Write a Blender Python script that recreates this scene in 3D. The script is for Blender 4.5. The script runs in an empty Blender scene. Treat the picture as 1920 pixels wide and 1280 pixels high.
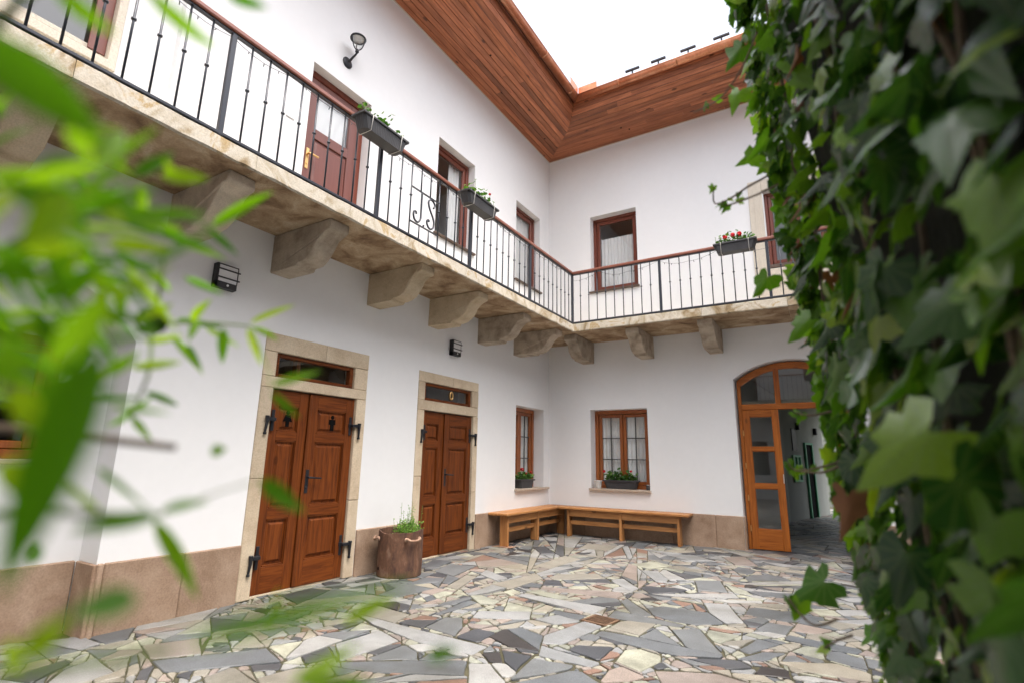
import bpy, bmesh, math, random
from mathutils import Vector, Matrix, noise
R = math.radians
rnd = random.Random(7)
scn = bpy.context.scene
COL = scn.collection

# ------------------------------------------------------------------ camera
CAM = Vector((4.79300, -9.32922, 1.3))
YAW, PITCH, ROLL, FPX = 0.5469195, 0.2220205, 0.0168662, 984.943
FWD = Vector((-math.sin(YAW) * math.cos(PITCH), math.cos(YAW) * math.cos(PITCH), math.sin(PITCH)))
_r = Vector((math.cos(YAW), math.sin(YAW), 0)); _u = _r.cross(FWD)
RGT = _r * math.cos(ROLL) + _u * math.sin(ROLL)
UPV = -_r * math.sin(ROLL) + _u * math.cos(ROLL)
cd = bpy.data.cameras.new('camera'); cam = bpy.data.objects.new('camera', cd); COL.objects.link(cam)
mw = Matrix((RGT, UPV, -FWD)).transposed().to_4x4(); mw.translation = CAM
cam.matrix_world = mw
cd.sensor_fit = 'HORIZONTAL'; cd.sensor_width = 36.0; cd.lens = FPX / 1920 * 36
cd.clip_start = 0.02; cd.clip_end = 400
cd.dof.use_dof = True; cd.dof.focus_distance = 5.6; cd.dof.aperture_fstop = 1.75
scn.camera = cam

# ------------------------------------------------------------------ sky and sun (overcast day)
SUN_EL, SUN_AZ = 72, 114          # degrees; azimuth clockwise from +Y
w = bpy.data.worlds.new('World'); scn.world = w; w.use_nodes = True
nt = w.node_tree; nt.nodes.clear()
sky = nt.nodes.new('ShaderNodeTexSky'); sky.sky_type = 'NISHITA'; sky.sun_disc = False
sky.sun_elevation = R(SUN_EL); sky.sun_rotation = R(SUN_AZ); sky.air_density = 1.0; sky.dust_density = 9.0; sky.ozone_density = 1.0
hs = nt.nodes.new('ShaderNodeHueSaturation'); hs.inputs['Saturation'].default_value = 0.5
bg = nt.nodes.new('ShaderNodeBackground'); bg.inputs['Strength'].default_value = 0.15
wo = nt.nodes.new('ShaderNodeOutputWorld')
nt.links.new(sky.outputs[0], hs.inputs['Color']); nt.links.new(hs.outputs[0], bg.inputs[0]); nt.links.new(bg.outputs[0], wo.inputs[0])
sd = bpy.data.lights.new('sun', 'SUN'); sun = bpy.data.objects.new('sun', sd); COL.objects.link(sun)
sd.energy = 0.5; sd.angle = R(90); sd.color = (0.985, 0.99, 1.0)
_sdir = Vector((math.sin(R(SUN_AZ)) * math.cos(R(SUN_EL)), math.cos(R(SUN_AZ)) * math.cos(R(SUN_EL)), math.sin(R(SUN_EL))))
sun.rotation_euler = _sdir.to_track_quat('Z', 'Y').to_euler(); sun.location = (6, -6, 20)
scn.view_settings.view_transform = 'Standard'; scn.view_settings.look = 'None'
scn.view_settings.gamma = 1.0; scn.view_settings.exposure = 1.76
scn.view_settings.use_curve_mapping = False
scn.cycles.use_denoising = True
scn.cycles.max_bounces = 10; scn.cycles.diffuse_bounces = 6; scn.cycles.transparent_max_bounces = 16
scn.cycles.sample_clamp_indirect = 8.0

# ------------------------------------------------------------------ helpers
def pray(px, py):
    "direction of a photograph pixel (1920 x 1280)"
    return FWD + RGT * ((px - 960) / FPX) + UPV * ((640 - py) / FPX)
def pat(px, py, dist):
    return CAM + pray(px, py).normalized() * dist
def pground(px, py, z=0.0):
    d = pray(px, py); return CAM + d * ((z - CAM.z) / d.z)
def ponY(px, py, y):
    d = pray(px, py); return CAM + d * ((y - CAM.y) / d.y)

def L(u, d, z): return (d, u, z)          # left wing wall: u runs along y, d out of the wall
def B(u, d, z): return (u, -d, z)         # back wing wall: u runs along x
def I3(a, b, c): return (a, b, c)

class MB:
    def __init__(s, mp=I3): s.v = []; s.f = []; s.m = []; s.mp = mp
    def add(s, vs, fs, m=0):
        o = len(s.v); s.v += [s.mp(*p) for p in vs]
        s.f += [tuple(i + o for i in f) for f in fs]; s.m += [m] * len(fs); return s
    def box(s, a0, a1, b0, b1, c0, c1, m=0):
        return s.add([(a0,b0,c0),(a1,b0,c0),(a1,b1,c0),(a0,b1,c0),(a0,b0,c1),(a1,b0,c1),(a1,b1,c1),(a0,b1,c1)],
                     [(0,3,2,1),(4,5,6,7),(0,1,5,4),(1,2,6,5),(2,3,7,6),(3,0,4,7)], m)
    def poly(s, pts, m=0): return s.add(pts, [tuple(range(len(pts)))], m)
    def prism(s, bot, top, m=0):
        n = len(bot)
        return s.add(list(bot) + list(top), [tuple(range(n))[::-1], tuple(range(n, 2*n))] +
                     [(i, (i+1) % n, n + (i+1) % n, n + i) for i in range(n)], m)
    def tube(s, path, r, n=6, m=0, closed=False):
        P = [Vector(p) for p in path]; k = len(P); vs = []
        up = None
        for i, p in enumerate(P):
            if closed: t = P[(i+1) % k] - P[i-1]
            else: t = P[min(i+1, k-1)] - P[max(i-1, 0)]
            t.normalize()
            if up is None: up = Vector((0,0,1)) if abs(t.z) < .9 else Vector((1,0,0))
            a = t.cross(up); a.normalize(); b = a.cross(t); up = b
            rr = r[i] if isinstance(r, (list, tuple)) else r
            for j in range(n):
                q = 2*math.pi*j/n; vs.append(tuple(p + (a*math.cos(q) + b*math.sin(q)) * rr))
        fs = []
        for i in range(k if closed else k-1):
            for j in range(n):
                i2 = (i+1) % k; fs.append((i*n+j, i*n+(j+1) % n, i2*n+(j+1) % n, i2*n+j))
        if not closed: fs += [tuple(range(n))[::-1], tuple(range((k-1)*n, k*n))]
        return s.add(vs, fs, m)
    def lathe(s, prof, c, n=16, m=0, caps=True):
        vs = []; k = len(prof)
        for r, z in prof:
            for j in range(n):
                q = 2*math.pi*j/n; vs.append((c[0] + r*math.cos(q), c[1] + r*math.sin(q), c[2] + z))
        fs = [(i*n+j, i*n+(j+1) % n, (i+1)*n+(j+1) % n, (i+1)*n+j) for i in range(k-1) for j in range(n)]
        if caps: fs += [tuple(range(n))[::-1], tuple(range((k-1)*n, k*n))]
        return s.add(vs, fs, m)
    def mesh(s, name, mats, bevel=0, smooth=False, recalc=True):
        me = bpy.data.meshes.new(name); me.from_pydata(s.v, [], s.f)
        mats = mats if isinstance(mats, (list, tuple)) else [mats]
        for x in mats: me.materials.append(x)
        me.polygons.foreach_set('material_index', s.m)
        bm = bmesh.new(); bm.from_mesh(me)
        if recalc: bmesh.ops.recalc_face_normals(bm, faces=bm.faces)
        if bevel:
            ed = [e for e in bm.edges if len(e.link_faces) == 2 and e.calc_face_angle(0) > .5]
            bmesh.ops.bevel(bm, geom=ed, offset=bevel, segments=1, affect='EDGES', clamp_overlap=True)
        bm.to_mesh(me); bm.free()
        if smooth:
            me.polygons.foreach_set('use_smooth', [True] * len(me.polygons))
        me.update(); return me
    def build(s, name, mats, parent=None, **k):
        return link(name, s.mesh(name, mats, **k), parent)

def rootloc(o):
    while o.parent: o = o.parent
    return o.location.copy()
def link(name, me, parent=None, loc=None):
    o = bpy.data.objects.new(name, me); COL.objects.link(o)
    if parent is not None:
        o.parent = parent
        if parent.parent is None: o.matrix_parent_inverse = Matrix.Translation(-parent.location)
        else: o.matrix_parent_inverse = Matrix.Translation(-parent.location)
    if loc is not None: o.location = loc
    return o
def tag(o, label=None, cat=None, group=None, kind=None):
    if label: o['label'] = label
    if cat: o['category'] = cat
    if group: o['group'] = group
    if kind: o['kind'] = kind
    return o
def empty(name, loc=(0,0,0), parent=None, **k):
    o = bpy.data.objects.new(name, None); COL.objects.link(o); o.location = loc; o.empty_display_size = .1
    if parent is not None:
        o.parent = parent; o.matrix_parent_inverse = Matrix.Translation(-parent.location)
    return tag(o, **k)

# ------------------------------------------------------------------ materials
def newmat(name):
    m = bpy.data.materials.new(name); m.use_nodes = True
    n = m.node_tree; n.nodes.clear()
    out = n.nodes.new('ShaderNodeOutputMaterial'); p = n.nodes.new('ShaderNodeBsdfPrincipled')
    n.links.new(p.outputs[0], out.inputs[0]); return m, n, p, out
def N(n, t, **k):
    x = n.nodes.new(t)
    for a, b in k.items():
        if a in x.inputs: x.inputs[a].default_value = b
        else: setattr(x, a, b)
    return x
def ramp(n, fac, stops):
    r = n.nodes.new('ShaderNodeValToRGB'); e = r.color_ramp.elements
    while len(e) < len(stops): e.new(.5)
    for i, (p, c) in enumerate(stops): e[i].position = p; e[i].color = (*c, 1)
    n.links.new(fac, r.inputs[0]); return r.outputs[0]
def mixc(n, fac, a, b, mode='MIX'):
    x = n.nodes.new('ShaderNodeMix'); x.data_type = 'RGBA'; x.blend_type = mode
    for s, v in ((x.inputs[0], fac), (x.inputs[6], a), (x.inputs[7], b)):
        if isinstance(v, (int, float)): s.default_value = v
        elif isinstance(v, tuple): s.default_value = (*v, 1) if len(v) == 3 else v
        else: n.links.new(v, s)
    return x.outputs[2]
def coords(n, scale=(1,1,1), rand=True):
    tc = n.nodes.new('ShaderNodeTexCoord'); mp = n.nodes.new('ShaderNodeMapping'); mp.inputs['Scale'].default_value = scale
    if rand:
        oi = n.nodes.new('ShaderNodeObjectInfo'); vm = n.nodes.new('ShaderNodeVectorMath'); vm.operation = 'SCALE'
        vm.inputs[0].default_value = (37.0, 53.0, 71.0); n.links.new(oi.outputs['Random'], vm.inputs['Scale'])
        ad = n.nodes.new('ShaderNodeVectorMath'); n.links.new(tc.outputs['Object'], ad.inputs[0]); n.links.new(vm.outputs[0], ad.inputs[1])
        n.links.new(ad.outputs[0], mp.inputs[0])
    else: n.links.new(tc.outputs['Object'], mp.inputs[0])
    return mp.outputs[0]
def noisen(n, vec, scale, detail=4, rough=.55, dist=0):
    t = N(n, 'ShaderNodeTexNoise'); t.inputs['Scale'].default_value = scale; t.inputs['Detail'].default_value = detail
    t.inputs['Roughness'].default_value = rough; t.inputs['Distortion'].default_value = dist
    n.links.new(vec, t.inputs['Vector']); return t.outputs['Fac']
def bumpn(n, p, h, strength=.3, dist=.01):
    b = n.nodes.new('ShaderNodeBump'); b.inputs['Strength'].default_value = strength; b.inputs['Distance'].default_value = dist
    n.links.new(h, b.inputs['Height']); n.links.new(b.outputs[0], p.inputs['Normal'])
def plain(name, col, rough=.5, metal=0, spec=.5):
    m, n, p, o = newmat(name); p.inputs['Base Color'].default_value = (*col, 1); p.inputs['Roughness'].default_value = rough
    p.inputs['Metallic'].default_value = metal; p.inputs['Specular IOR Level'].default_value = spec; return m
def mottled(name, stops, scale=6, rough=.7, fine=60, bump=.3, bdist=.004, detail=6, spec=.4, rand=True, tint=.25, metal=0, stretch=(1,1,1), dist=.3):
    m, n, p, o = newmat(name); v = coords(n, stretch, rand)
    c = ramp(n, noisen(n, v, scale, detail, .6, dist), stops)
    f = noisen(n, v, fine, 3, .6)
    c = mixc(n, .6, c, ramp(n, f, [(.25, (.62,)*3), (.7, (1.15,)*3)]), 'MULTIPLY')
    if tint:
        oi = n.nodes.new('ShaderNodeObjectInfo')
        c = mixc(n, 1.0, c, ramp(n, oi.outputs['Random'], [(0, (1-tint,)*3), (1, (1+tint*.6,)*3)]), 'MULTIPLY')
    n.links.new(c, p.inputs['Base Color']); p.inputs['Roughness'].default_value = rough
    p.inputs['Specular IOR Level'].default_value = spec; p.inputs['Metallic'].default_value = metal
    bumpn(n, p, f, bump, bdist); return m
def wood(name, dark, light, axis, rough=.45, tint=.3, knots=0.0, gscale=1.0, spec=.4, coat=0):
    s = [14 * gscale] * 3; s['xyz'.index(axis)] = .9 * gscale
    m, n, p, o = newmat(name); v = coords(n, tuple(s), True)
    g = noisen(n, v, 2.2, 6, .62, .8)
    c = ramp(n, g, [(.28, dark), (.5, tuple((a+b)/2 for a, b in zip(dark, light))), (.72, light)])
    if knots:
        v2 = coords(n, tuple(3.2 if 'xyz'[i] != axis else 1.3 for i in range(3)), True)
        vo = N(n, 'ShaderNodeTexVoronoi'); vo.inputs['Scale'].default_value = 1.6; n.links.new(v2, vo.inputs['Vector'])
        k = ramp(n, vo.outputs['Distance'], [(.0, (knots*.9,)*3), (.07, (knots,)*3), (.12, (0, 0, 0))])
        c = mixc(n, k, c, tuple(a*.3 for a in dark))
    oi = n.nodes.new('ShaderNodeObjectInfo')
    c = mixc(n, 1.0, c, ramp(n, oi.outputs['Random'], [(0, (1-tint,)*3), (1, (1+tint,)*3)]), 'MULTIPLY')
    n.links.new(c, p.inputs['Base Color']); p.inputs['Roughness'].default_value = rough; p.inputs['Specular IOR Level'].default_value = spec
    if coat: p.inputs['Coat Weight'].default_value = coat; p.inputs['Coat Roughness'].default_value = .25
    bumpn(n, p, g, .12, .003); return m
def leafmat(name, stops, rough=.35, trans=.45, spec=.5, tcol=(1.5, 1.6, .6), vein=0.0):
    m, n, p, o = newmat(name)
    oi = n.nodes.new('ShaderNodeObjectInfo'); ge = n.nodes.new('ShaderNodeNewGeometry')
    ad = N(n, 'ShaderNodeMath', operation='ADD'); n.links.new(oi.outputs['Random'], ad.inputs[0]); n.links.new(ge.outputs['Random Per Island'], ad.inputs[1])
    fr = N(n, 'ShaderNodeMath', operation='FRACT'); n.links.new(ad.outputs[0], fr.inputs[0])
    c = ramp(n, fr.outputs[0], stops)
    v = coords(n, (1,1,1), True); f = noisen(n, v, 45, 3)
    if vein:
        at = n.nodes.new('ShaderNodeAttribute'); at.attribute_name = 'leafco'; sx = n.nodes.new('ShaderNodeSeparateXYZ'); n.links.new(at.outputs['Vector'], sx.inputs[0])
        def mth(op, a, b=None):
            q = n.nodes.new('ShaderNodeMath'); q.operation = op
            for k_, z_ in ((0, a), (1, b)):
                if z_ is None: continue
                if isinstance(z_, (int, float)): q.inputs[k_].default_value = z_
                else: n.links.new(z_, q.inputs[k_])
            return q.outputs[0]
        ax = mth('ABSOLUTE', sx.outputs[0]); yy = mth('ADD', sx.outputs[1], .02); an = mth('ARCTAN2', ax, yy); rr = mth('SQRT', mth('ADD', mth('MULTIPLY', ax, ax), mth('MULTIPLY', yy, yy)))
        dm = None
        for a0 in (0.0, .42, .80, 1.35, 1.9):
            q = mth('ABSOLUTE', mth('SUBTRACT', an, a0)); dm = q if dm is None else mth('MINIMUM', dm, q)
        vm = ramp(n, mth('MULTIPLY', dm, rr), [(.0, (vein,)*3), (.012, (vein*.6,)*3), (.028, (0, 0, 0))])
        c = mixc(n, vm, c, (.20, .30, .12))
    c = mixc(n, .55, c, ramp(n, f, [(.3, (.7,)*3), (.7, (1.25,)*3)]), 'MULTIPLY')
    n.links.new(c, p.inputs['Base Color']); p.inputs['Roughness'].default_value = rough; p.inputs['Specular IOR Level'].default_value = spec
    bumpn(n, p, f, .25, .003)
    tr = n.nodes.new('ShaderNodeBsdfTranslucent'); n.links.new(mixc(n, 1.0, c, tcol, 'MULTIPLY'), tr.inputs[0])
    mx = n.nodes.new('ShaderNodeMixShader'); mx.inputs[0].default_value = trans
    n.links.new(p.outputs[0], mx.inputs[1]); n.links.new(tr.outputs[0], mx.inputs[2]); n.links.new(mx.outputs[0], o.inputs[0]); return m
def glassmat(name, tint=(.97, .985, .98), base=.04):
    m, n, p, o = newmat(name); n.nodes.remove(p)
    g = n.nodes.new('ShaderNodeBsdfGlossy'); g.inputs['Roughness'].default_value = .015; t = n.nodes.new('ShaderNodeBsdfTransparent'); t.inputs[0].default_value = (*tint, 1)
    ge = n.nodes.new('ShaderNodeNewGeometry'); dt = N(n, 'ShaderNodeVectorMath', operation='DOT_PRODUCT'); n.links.new(ge.outputs['Normal'], dt.inputs[0]); n.links.new(ge.outputs['Incoming'], dt.inputs[1])
    ab = N(n, 'ShaderNodeMath', operation='ABSOLUTE'); n.links.new(dt.outputs['Value'], ab.inputs[0]); om = N(n, 'ShaderNodeMath', operation='SUBTRACT'); om.inputs[0].default_value = 1; n.links.new(ab.outputs[0], om.inputs[1])
    pw = N(n, 'ShaderNodeMath', operation='POWER'); n.links.new(om.outputs[0], pw.inputs[0]); pw.inputs[1].default_value = 5
    f = N(n, 'ShaderNodeMath', operation='MULTIPLY_ADD'); n.links.new(pw.outputs[0], f.inputs[0]); f.inputs[1].default_value = .88; f.inputs[2].default_value = .12   # Schlick, double glazing
    mx = n.nodes.new('ShaderNodeMixShader'); n.links.new(f.outputs[0], mx.inputs[0]); n.links.new(t.outputs[0], mx.inputs[1]); n.links.new(g.outputs[0], mx.inputs[2])
    n.links.new(mx.outputs[0], o.inputs[0]); return m
def clothmat(name, col, op=.8):
    m, n, p, o = newmat(name); p.inputs['Base Color'].default_value = (*col, 1); p.inputs['Roughness'].default_value = .9
    tr = n.nodes.new('ShaderNodeBsdfTranslucent'); tr.inputs[0].default_value = (*col, 1)
    t = n.nodes.new('ShaderNodeBsdfTransparent'); a = n.nodes.new('ShaderNodeMixShader'); a.inputs[0].default_value = .12
    n.links.new(p.outputs[0], a.inputs[1]); n.links.new(tr.outputs[0], a.inputs[2])
    b = n.nodes.new('ShaderNodeMixShader'); b.inputs[0].default_value = op; n.links.new(t.outputs[0], b.inputs[1]); n.links.new(a.outputs[0], b.inputs[2])
    n.links.new(b.outputs[0], o.inputs[0]); return m

def plaster():
    m, n, p, o = newmat('white_plaster'); v = coords(n, (1,1,1), False)
    a = noisen(n, v, .55, 3, .5); b = noisen(n, v, 9, 5, .6); f = noisen(n, v, 120, 3, .6)
    c = ramp(n, a, [(.3, (.80, .812, .822)), (.7, (.845, .855, .862))])
    c = mixc(n, .35, c, ramp(n, b, [(.3, (.96, .96, .96)), (.7, (1.02, 1.02, 1.02))]), 'MULTIPLY')
    n.links.new(c, p.inputs['Base Color']); p.inputs['Roughness'].default_value = .9; p.inputs['Specular IOR Level'].default_value = .2
    ad = N(n, 'ShaderNodeMath', operation='MULTIPLY_ADD'); n.links.new(b, ad.inputs[0]); ad.inputs[1].default_value = 2.0; n.links.new(f, ad.inputs[2])
    bumpn(n, p, ad.outputs[0], .22, .004); return m
M = {}
M['plaster'] = plaster()
M['cream'] = mottled('cream_plaster', [(.3, (.66, .60, .50)), (.7, (.72, .66, .56))], 3, .85, 80, .15, rand=False, tint=0)
M['sandstone'] = mottled('sandstone', [(.25, (.50, .39, .27)), (.5, (.62, .51, .37)), (.75, (.70, .60, .45))], 4, .9, 90, .5, .006, tint=.12)
M['plinth'] = mottled('brown_sandstone', [(.24, (.26, .165, .105)), (.5, (.39, .272, .19)), (.76, (.51, .38, .28))], 3.4, .75, 70, .25, .003, tint=.16)
M['corbel'] = mottled('grey_granite_corbel', [(.28, (.26, .205, .15)), (.5, (.50, .42, .325)), (.72, (.66, .57, .45))], 5, .95, 130, .9, .008, tint=.2)
M['corbel_pale'] = mottled('pale_sandstone_corbel', [(.25, (.40, .315, .205)), (.5, (.58, .475, .33)), (.8, (.66, .57, .43))], 4, .95, 110, .7, .006, tint=.1)
M['slab_edge'] = mottled('balcony_slab_stone', [(.26, (.13, .10, .065)), (.36, (.34, .25, .14)), (.46, (.52, .455, .35)), (.56, (.63, .58, .49)), (.64, (.46, .33, .16)), (.74, (.66, .62, .54))], 3.0, .95, 90, .5, .008, tint=.1, dist=1.4)
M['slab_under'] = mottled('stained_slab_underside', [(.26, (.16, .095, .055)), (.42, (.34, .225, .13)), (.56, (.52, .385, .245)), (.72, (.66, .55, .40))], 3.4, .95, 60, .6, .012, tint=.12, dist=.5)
M['door_v'] = wood('brown_stained_wood', (.062, .013, .0022), (.215, .056, .0085), 'z', .5, .12, .5, spec=.25, coat=.05)
M['door_hx'] = wood('brown_stained_wood_x', (.062, .013, .0022), (.215, .056, .0085), 'x', .5, .12, spec=.25, coat=.05)
M['door_hy'] = wood('brown_stained_wood_y', (.062, .013, .0022), (.215, .056, .0085), 'y', .5, .12, spec=.25, coat=.05)
M['red_v'] = wood('reddish_varnished_frame', (.13, .028, .014), (.20, .048, .024), 'z', .35, .08, gscale=.7, coat=.2)
M['udoor'] = wood('old_rose_painted_door', (.165, .062, .05), (.20, .075, .06), 'z', .4, .05, gscale=.6, coat=.1)
M['arch_v'] = wood('golden_brown_varnish', (.23, .058, .008), (.50, .155, .022), 'z', .45, .14, .6, spec=.3, coat=.12)
M['arch_h'] = wood('golden_brown_varnish_x', (.23, .058, .008), (.50, .155, .022), 'x', .45, .14, .4, spec=.3, coat=.12)
M['win_v'] = wood('orange_brown_window_wood', (.24, .065, .014), (.36, .11, .026), 'z', .35, .08, coat=.3)
M['soff_y'] = wood('eaves_board_wood_y', (.185, .056, .023), (.50, .185, .085), 'y', .5, .36, .9)
M['soff_x'] = wood('eaves_board_wood_x', (.185, .056, .023), (.50, .185, .085), 'x', .5, .36, .9)
M['bench_y'] = wood('pine_bench_wood_y', (.27, .105, .03), (.53, .26, .095), 'y', .5, .12, .7)
M['bench_x'] = wood('pine_bench_wood_x', (.27, .105, .03), (.53, .26, .095), 'x', .5, .12, .7)
M['bench_z'] = wood('pine_bench_wood_z', (.27, .105, .03), (.53, .26, .095), 'z', .5, .12, .7)
M['rail'] = wood('handrail_wood', (.17, .055, .035), (.30, .11, .07), 'y', .35, .1, coat=.3)
M['rail_x'] = wood('handrail_wood_x', (.17, .055, .035), (.30, .11, .07), 'x', .35, .1, coat=.3)
M['iron'] = plain('black_wrought_iron', (.022, .024, .03), .45, .3)
M['iron_rail'] = plain('dark_painted_railing', (.03, .034, .045), .38, .2)
M['black'] = plain('black_plastic', (.012, .012, .014), .45)
M['hole'] = plain('dark_cutout', (.004, .004, .004), .9, 0, .1)
M['copper'] = mottled('copper_sheet', [(.25, (.42, .15, .07)), (.5, (.62, .27, .14)), (.75, (.72, .40, .25))], 2.5, .32, 30, .08, .002, metal=.75, stretch=(1, 1, 1), tint=.1)
M['rust'] = mottled('rusty_iron', [(.25, (.03, .02, .016)), (.42, (.10, .052, .036)), (.58, (.17, .085, .05)), (.75, (.31, .20, .14))], 7, .85, 60, .45, .004, stretch=(1, 1, .5), tint=.1, dist=1)
M['rust_light'] = mottled('worn_rusty_iron', [(.3, (.25, .14, .09)), (.7, (.45, .30, .21))], 12, .7, 60, .4, tint=.1)
M['grate'] = mottled('brown_rusty_grate', [(.3, (.075, .042, .024)), (.7, (.17, .10, .058))], 14, .75, 60, .3, tint=.1)
M['glass'] = glassmat('window_glass')
M['cloth'] = clothmat('white_curtain', (.88, .885, .89), 1.0)
M['net'] = clothmat('white_net_curtain', (.90, .905, .91), .9)
M['room'] = plain('dim_room_wall', (.5, .485, .46), .9)
M['room_dark'] = plain('dark_room_wall', (.10, .095, .09), .9)
M['sill'] = mottled('stone_sill', [(.3, (.42, .34, .27)), (.7, (.56, .47, .38))], 8, .7, 120, .3, tint=.05)
M['sill_metal'] = plain('brown_metal_sill', (.12, .085, .065), .4, .3)
M['lead'] = plain('dark_muntin', (.05, .05, .05), .5)
M['box'] = mottled('anthracite_plastic', [(.3, (.036, .036, .039)), (.7, (.052, .052, .056))], 8, .5, 90, .15, tint=.1)
M['wire'] = plain('pale_wire', (.62, .60, .56), .4, .3)
M['white'] = plain('white_opal_plastic', (.78, .78, .78), .35)
M['brass'] = plain('brass_fitting', (.75, .48, .20), .3, .8)
M['wicker'] = mottled('white_wicker', [(.3, (.6, .58, .55)), (.7, (.8, .79, .76))], 30, .8, 120, .6, tint=0)
M['soil'] = mottled('potting_soil', [(.3, (.02, .014, .01)), (.7, (.05, .036, .025))], 20, .95, 90, .8, tint=0)
M['mortar'] = mottled('joint_mortar', [(.25, (.028, .027, .013)), (.5, (.06, .055, .03)), (.8, (.11, .10, .06))], 5, .95, 80, .6, rand=False, tint=0)
M['green_paint'] = plain('green_painted_wood', (.12, .42, .24), .5)
M['roof'] = mottled('roof_tile', [(.3, (.12, .06, .045)), (.7, (.2, .1, .07))], 9, .8, 60, .4, tint=0)
M['geranium'] = leafmat('geranium_leaf', [(0, (.03, .085, .02)), (.5, (.065, .16, .035)), (.85, (.12, .24, .05)), (1, (.17, .28, .07))], .65, .3, .25)
M['herb'] = leafmat('herb_leaf', [(0, (.08, .2, .03)), (.6, (.16, .32, .05)), (1, (.26, .42, .08))], .55, .4)
M['petal'] = leafmat('red_petal', [(0, (.55, .008, .012)), (.6, (.75, .015, .02)), (1, (.6, .02, .07))], .55, .3, tcol=(1.2, .6, .6))
M['ivy'] = leafmat('ivy_leaf', [(0, (.014, .05, .015)), (.4, (.026, .08, .020)), (.66, (.045, .125, .024)), (.82, (.085, .19, .022)), (.93, (.15, .28, .03)), (1, (.24, .34, .05))], .22, .36, .85, tcol=(1.7, 1.7, .5), vein=.22)
M['ivy_skylit'] = leafmat('skylit_ivy_leaf', [(0, (.05, .15, .014)), (.5, (.10, .25, .018)), (.88, (.18, .36, .025)), (1, (.30, .45, .05))], .28, .48, .6, tcol=(1.5, 1.5, .4), vein=.3)  # lighter green: backlight from the open sky painted into the fringe leaves
M['ivy_dead'] = leafmat('withered_ivy_leaf', [(0, (.14, .055, .02)), (1, (.24, .11, .04))], .7, .25, tcol=(1.1, 1, .8))
M['ivy_core'] = mottled('ivy_gap_shade', [(.3, (.006, .007, .004)), (.7, (.018, .017, .010))], 18, .95, 50, .8, tint=0)  # near black, painted in as the deep shade seen through gaps between leaves
M['willow'] = leafmat('narrow_leaf', [(0, (.07, .21, .010)), (.4, (.13, .32, .012)), (.72, (.25, .46, .015)), (1, (.42, .58, .025))], .5, .55, tcol=(1.3, 1.4, .5))
M['twig'] = mottled('brown_twig', [(.3, (.10, .07, .045)), (.7, (.2, .15, .1))], 20, .8, 90, .3, tint=.1)
M['green_twig'] = mottled('green_twig', [(.3, (.12, .2, .04)), (.7, (.2, .3, .07))], 20, .7, 90, .2, tint=.1)
def granite(name, base, spk=.35, scale=160, rough=.55, cloud=.12):
    m, n, p, o = newmat(name); v = coords(n, (1,1,1), True)
    f = noisen(n, v, scale, 2, .7); l = noisen(n, v, 5, 4, .6, .5)
    c = mixc(n, 1.0, base, ramp(n, f, [(.32, (1-spk,)*3), (.5, (1,)*3), (.68, (1+spk,)*3)]), 'MULTIPLY')
    c = mixc(n, 1.0, c, ramp(n, l, [(.3, (1-cloud*1.6,)*3), (.7, (1+cloud,)*3)]), 'MULTIPLY')
    oi = n.nodes.new('ShaderNodeObjectInfo'); ge = n.nodes.new('ShaderNodeNewGeometry')
    ad = N(n, 'ShaderNodeMath', operation='ADD'); n.links.new(oi.outputs['Random'], ad.inputs[0]); n.links.new(ge.outputs['Random Per Island'], ad.inputs[1])
    fr = N(n, 'ShaderNodeMath', operation='FRACT'); n.links.new(ad.outputs[0], fr.inputs[0])
    c = mixc(n, 1.0, c, ramp(n, fr.outputs[0], [(0, (.82, .84, .86)), (.5, (1, 1, 1)), (1, (1.14, 1.12, 1.08))]), 'MULTIPLY')
    gp_ = noisen(n, ge.outputs['Position'], 1.1, 5, .65, .6)
    c = mixc(n, 1.0, c, ramp(n, gp_, [(.3, (.66, .64, .58)), (.55, (1, 1, 1)), (.8, (1.08, 1.08, 1.07))]), 'MULTIPLY')
    n.links.new(c, p.inputs['Base Color']); p.inputs['Roughness'].default_value = rough - .1; p.inputs['Specular IOR Level'].default_value = .5
    bumpn(n, p, f, .3, .002); return m
ST = {'g': granite('light_grey_granite', (.255, .26, .26), .32, 190), 'm': granite('blue_grey_granite', (.118, .128, .137), .36, 170),
      'd': granite('dark_slate', (.058, .062, .07), .28, 120), 'k': granite('black_basalt', (.036, .033, .033), .3, 120),
      'c': granite('pale_quartzite', (.29, .295, .24), .2, 90, .6, .24), 'p': granite('pink_granite', (.235, .198, .178), .32, 150),
      'b': granite('beige_granite', (.24, .225, .19), .32, 170), 'r': granite('red_granite', (.19, .12, .092), .32, 140)}
# ------------------------------------------------------------------ ground and crazy paving
def area(p):
    return .5 * sum(p[i][0]*p[(i+1) % len(p)][1] - p[(i+1) % len(p)][0]*p[i][1] for i in range(len(p)))
def clip(p, a, n):
    "part of convex p where (x-a).n >= 0"
    out = []
    for i in range(len(p)):
        P, Q = p[i], p[(i+1) % len(p)]
        dp = (P[0]-a[0])*n[0] + (P[1]-a[1])*n[1]; dq = (Q[0]-a[0])*n[0] + (Q[1]-a[1])*n[1]
        if dp >= 0: out.append(P)
        if (dp > 0 > dq) or (dp < 0 < dq):
            t = dp/(dp-dq); out.append((P[0]+(Q[0]-P[0])*t, P[1]+(Q[1]-P[1])*t))
    return out
def hull(pts):
    pts = sorted(set(pts))
    def half(ps):
        h = []
        for q in ps:
            while len(h) > 1 and (h[-1][0]-h[-2][0])*(q[1]-h[-2][1]) - (h[-1][1]-h[-2][1])*(q[0]-h[-2][0]) <= 0: h.pop()
            h.append(q)
        return h
    a = half(pts); b = half(pts[::-1]); return a[:-1] + b[:-1]
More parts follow.
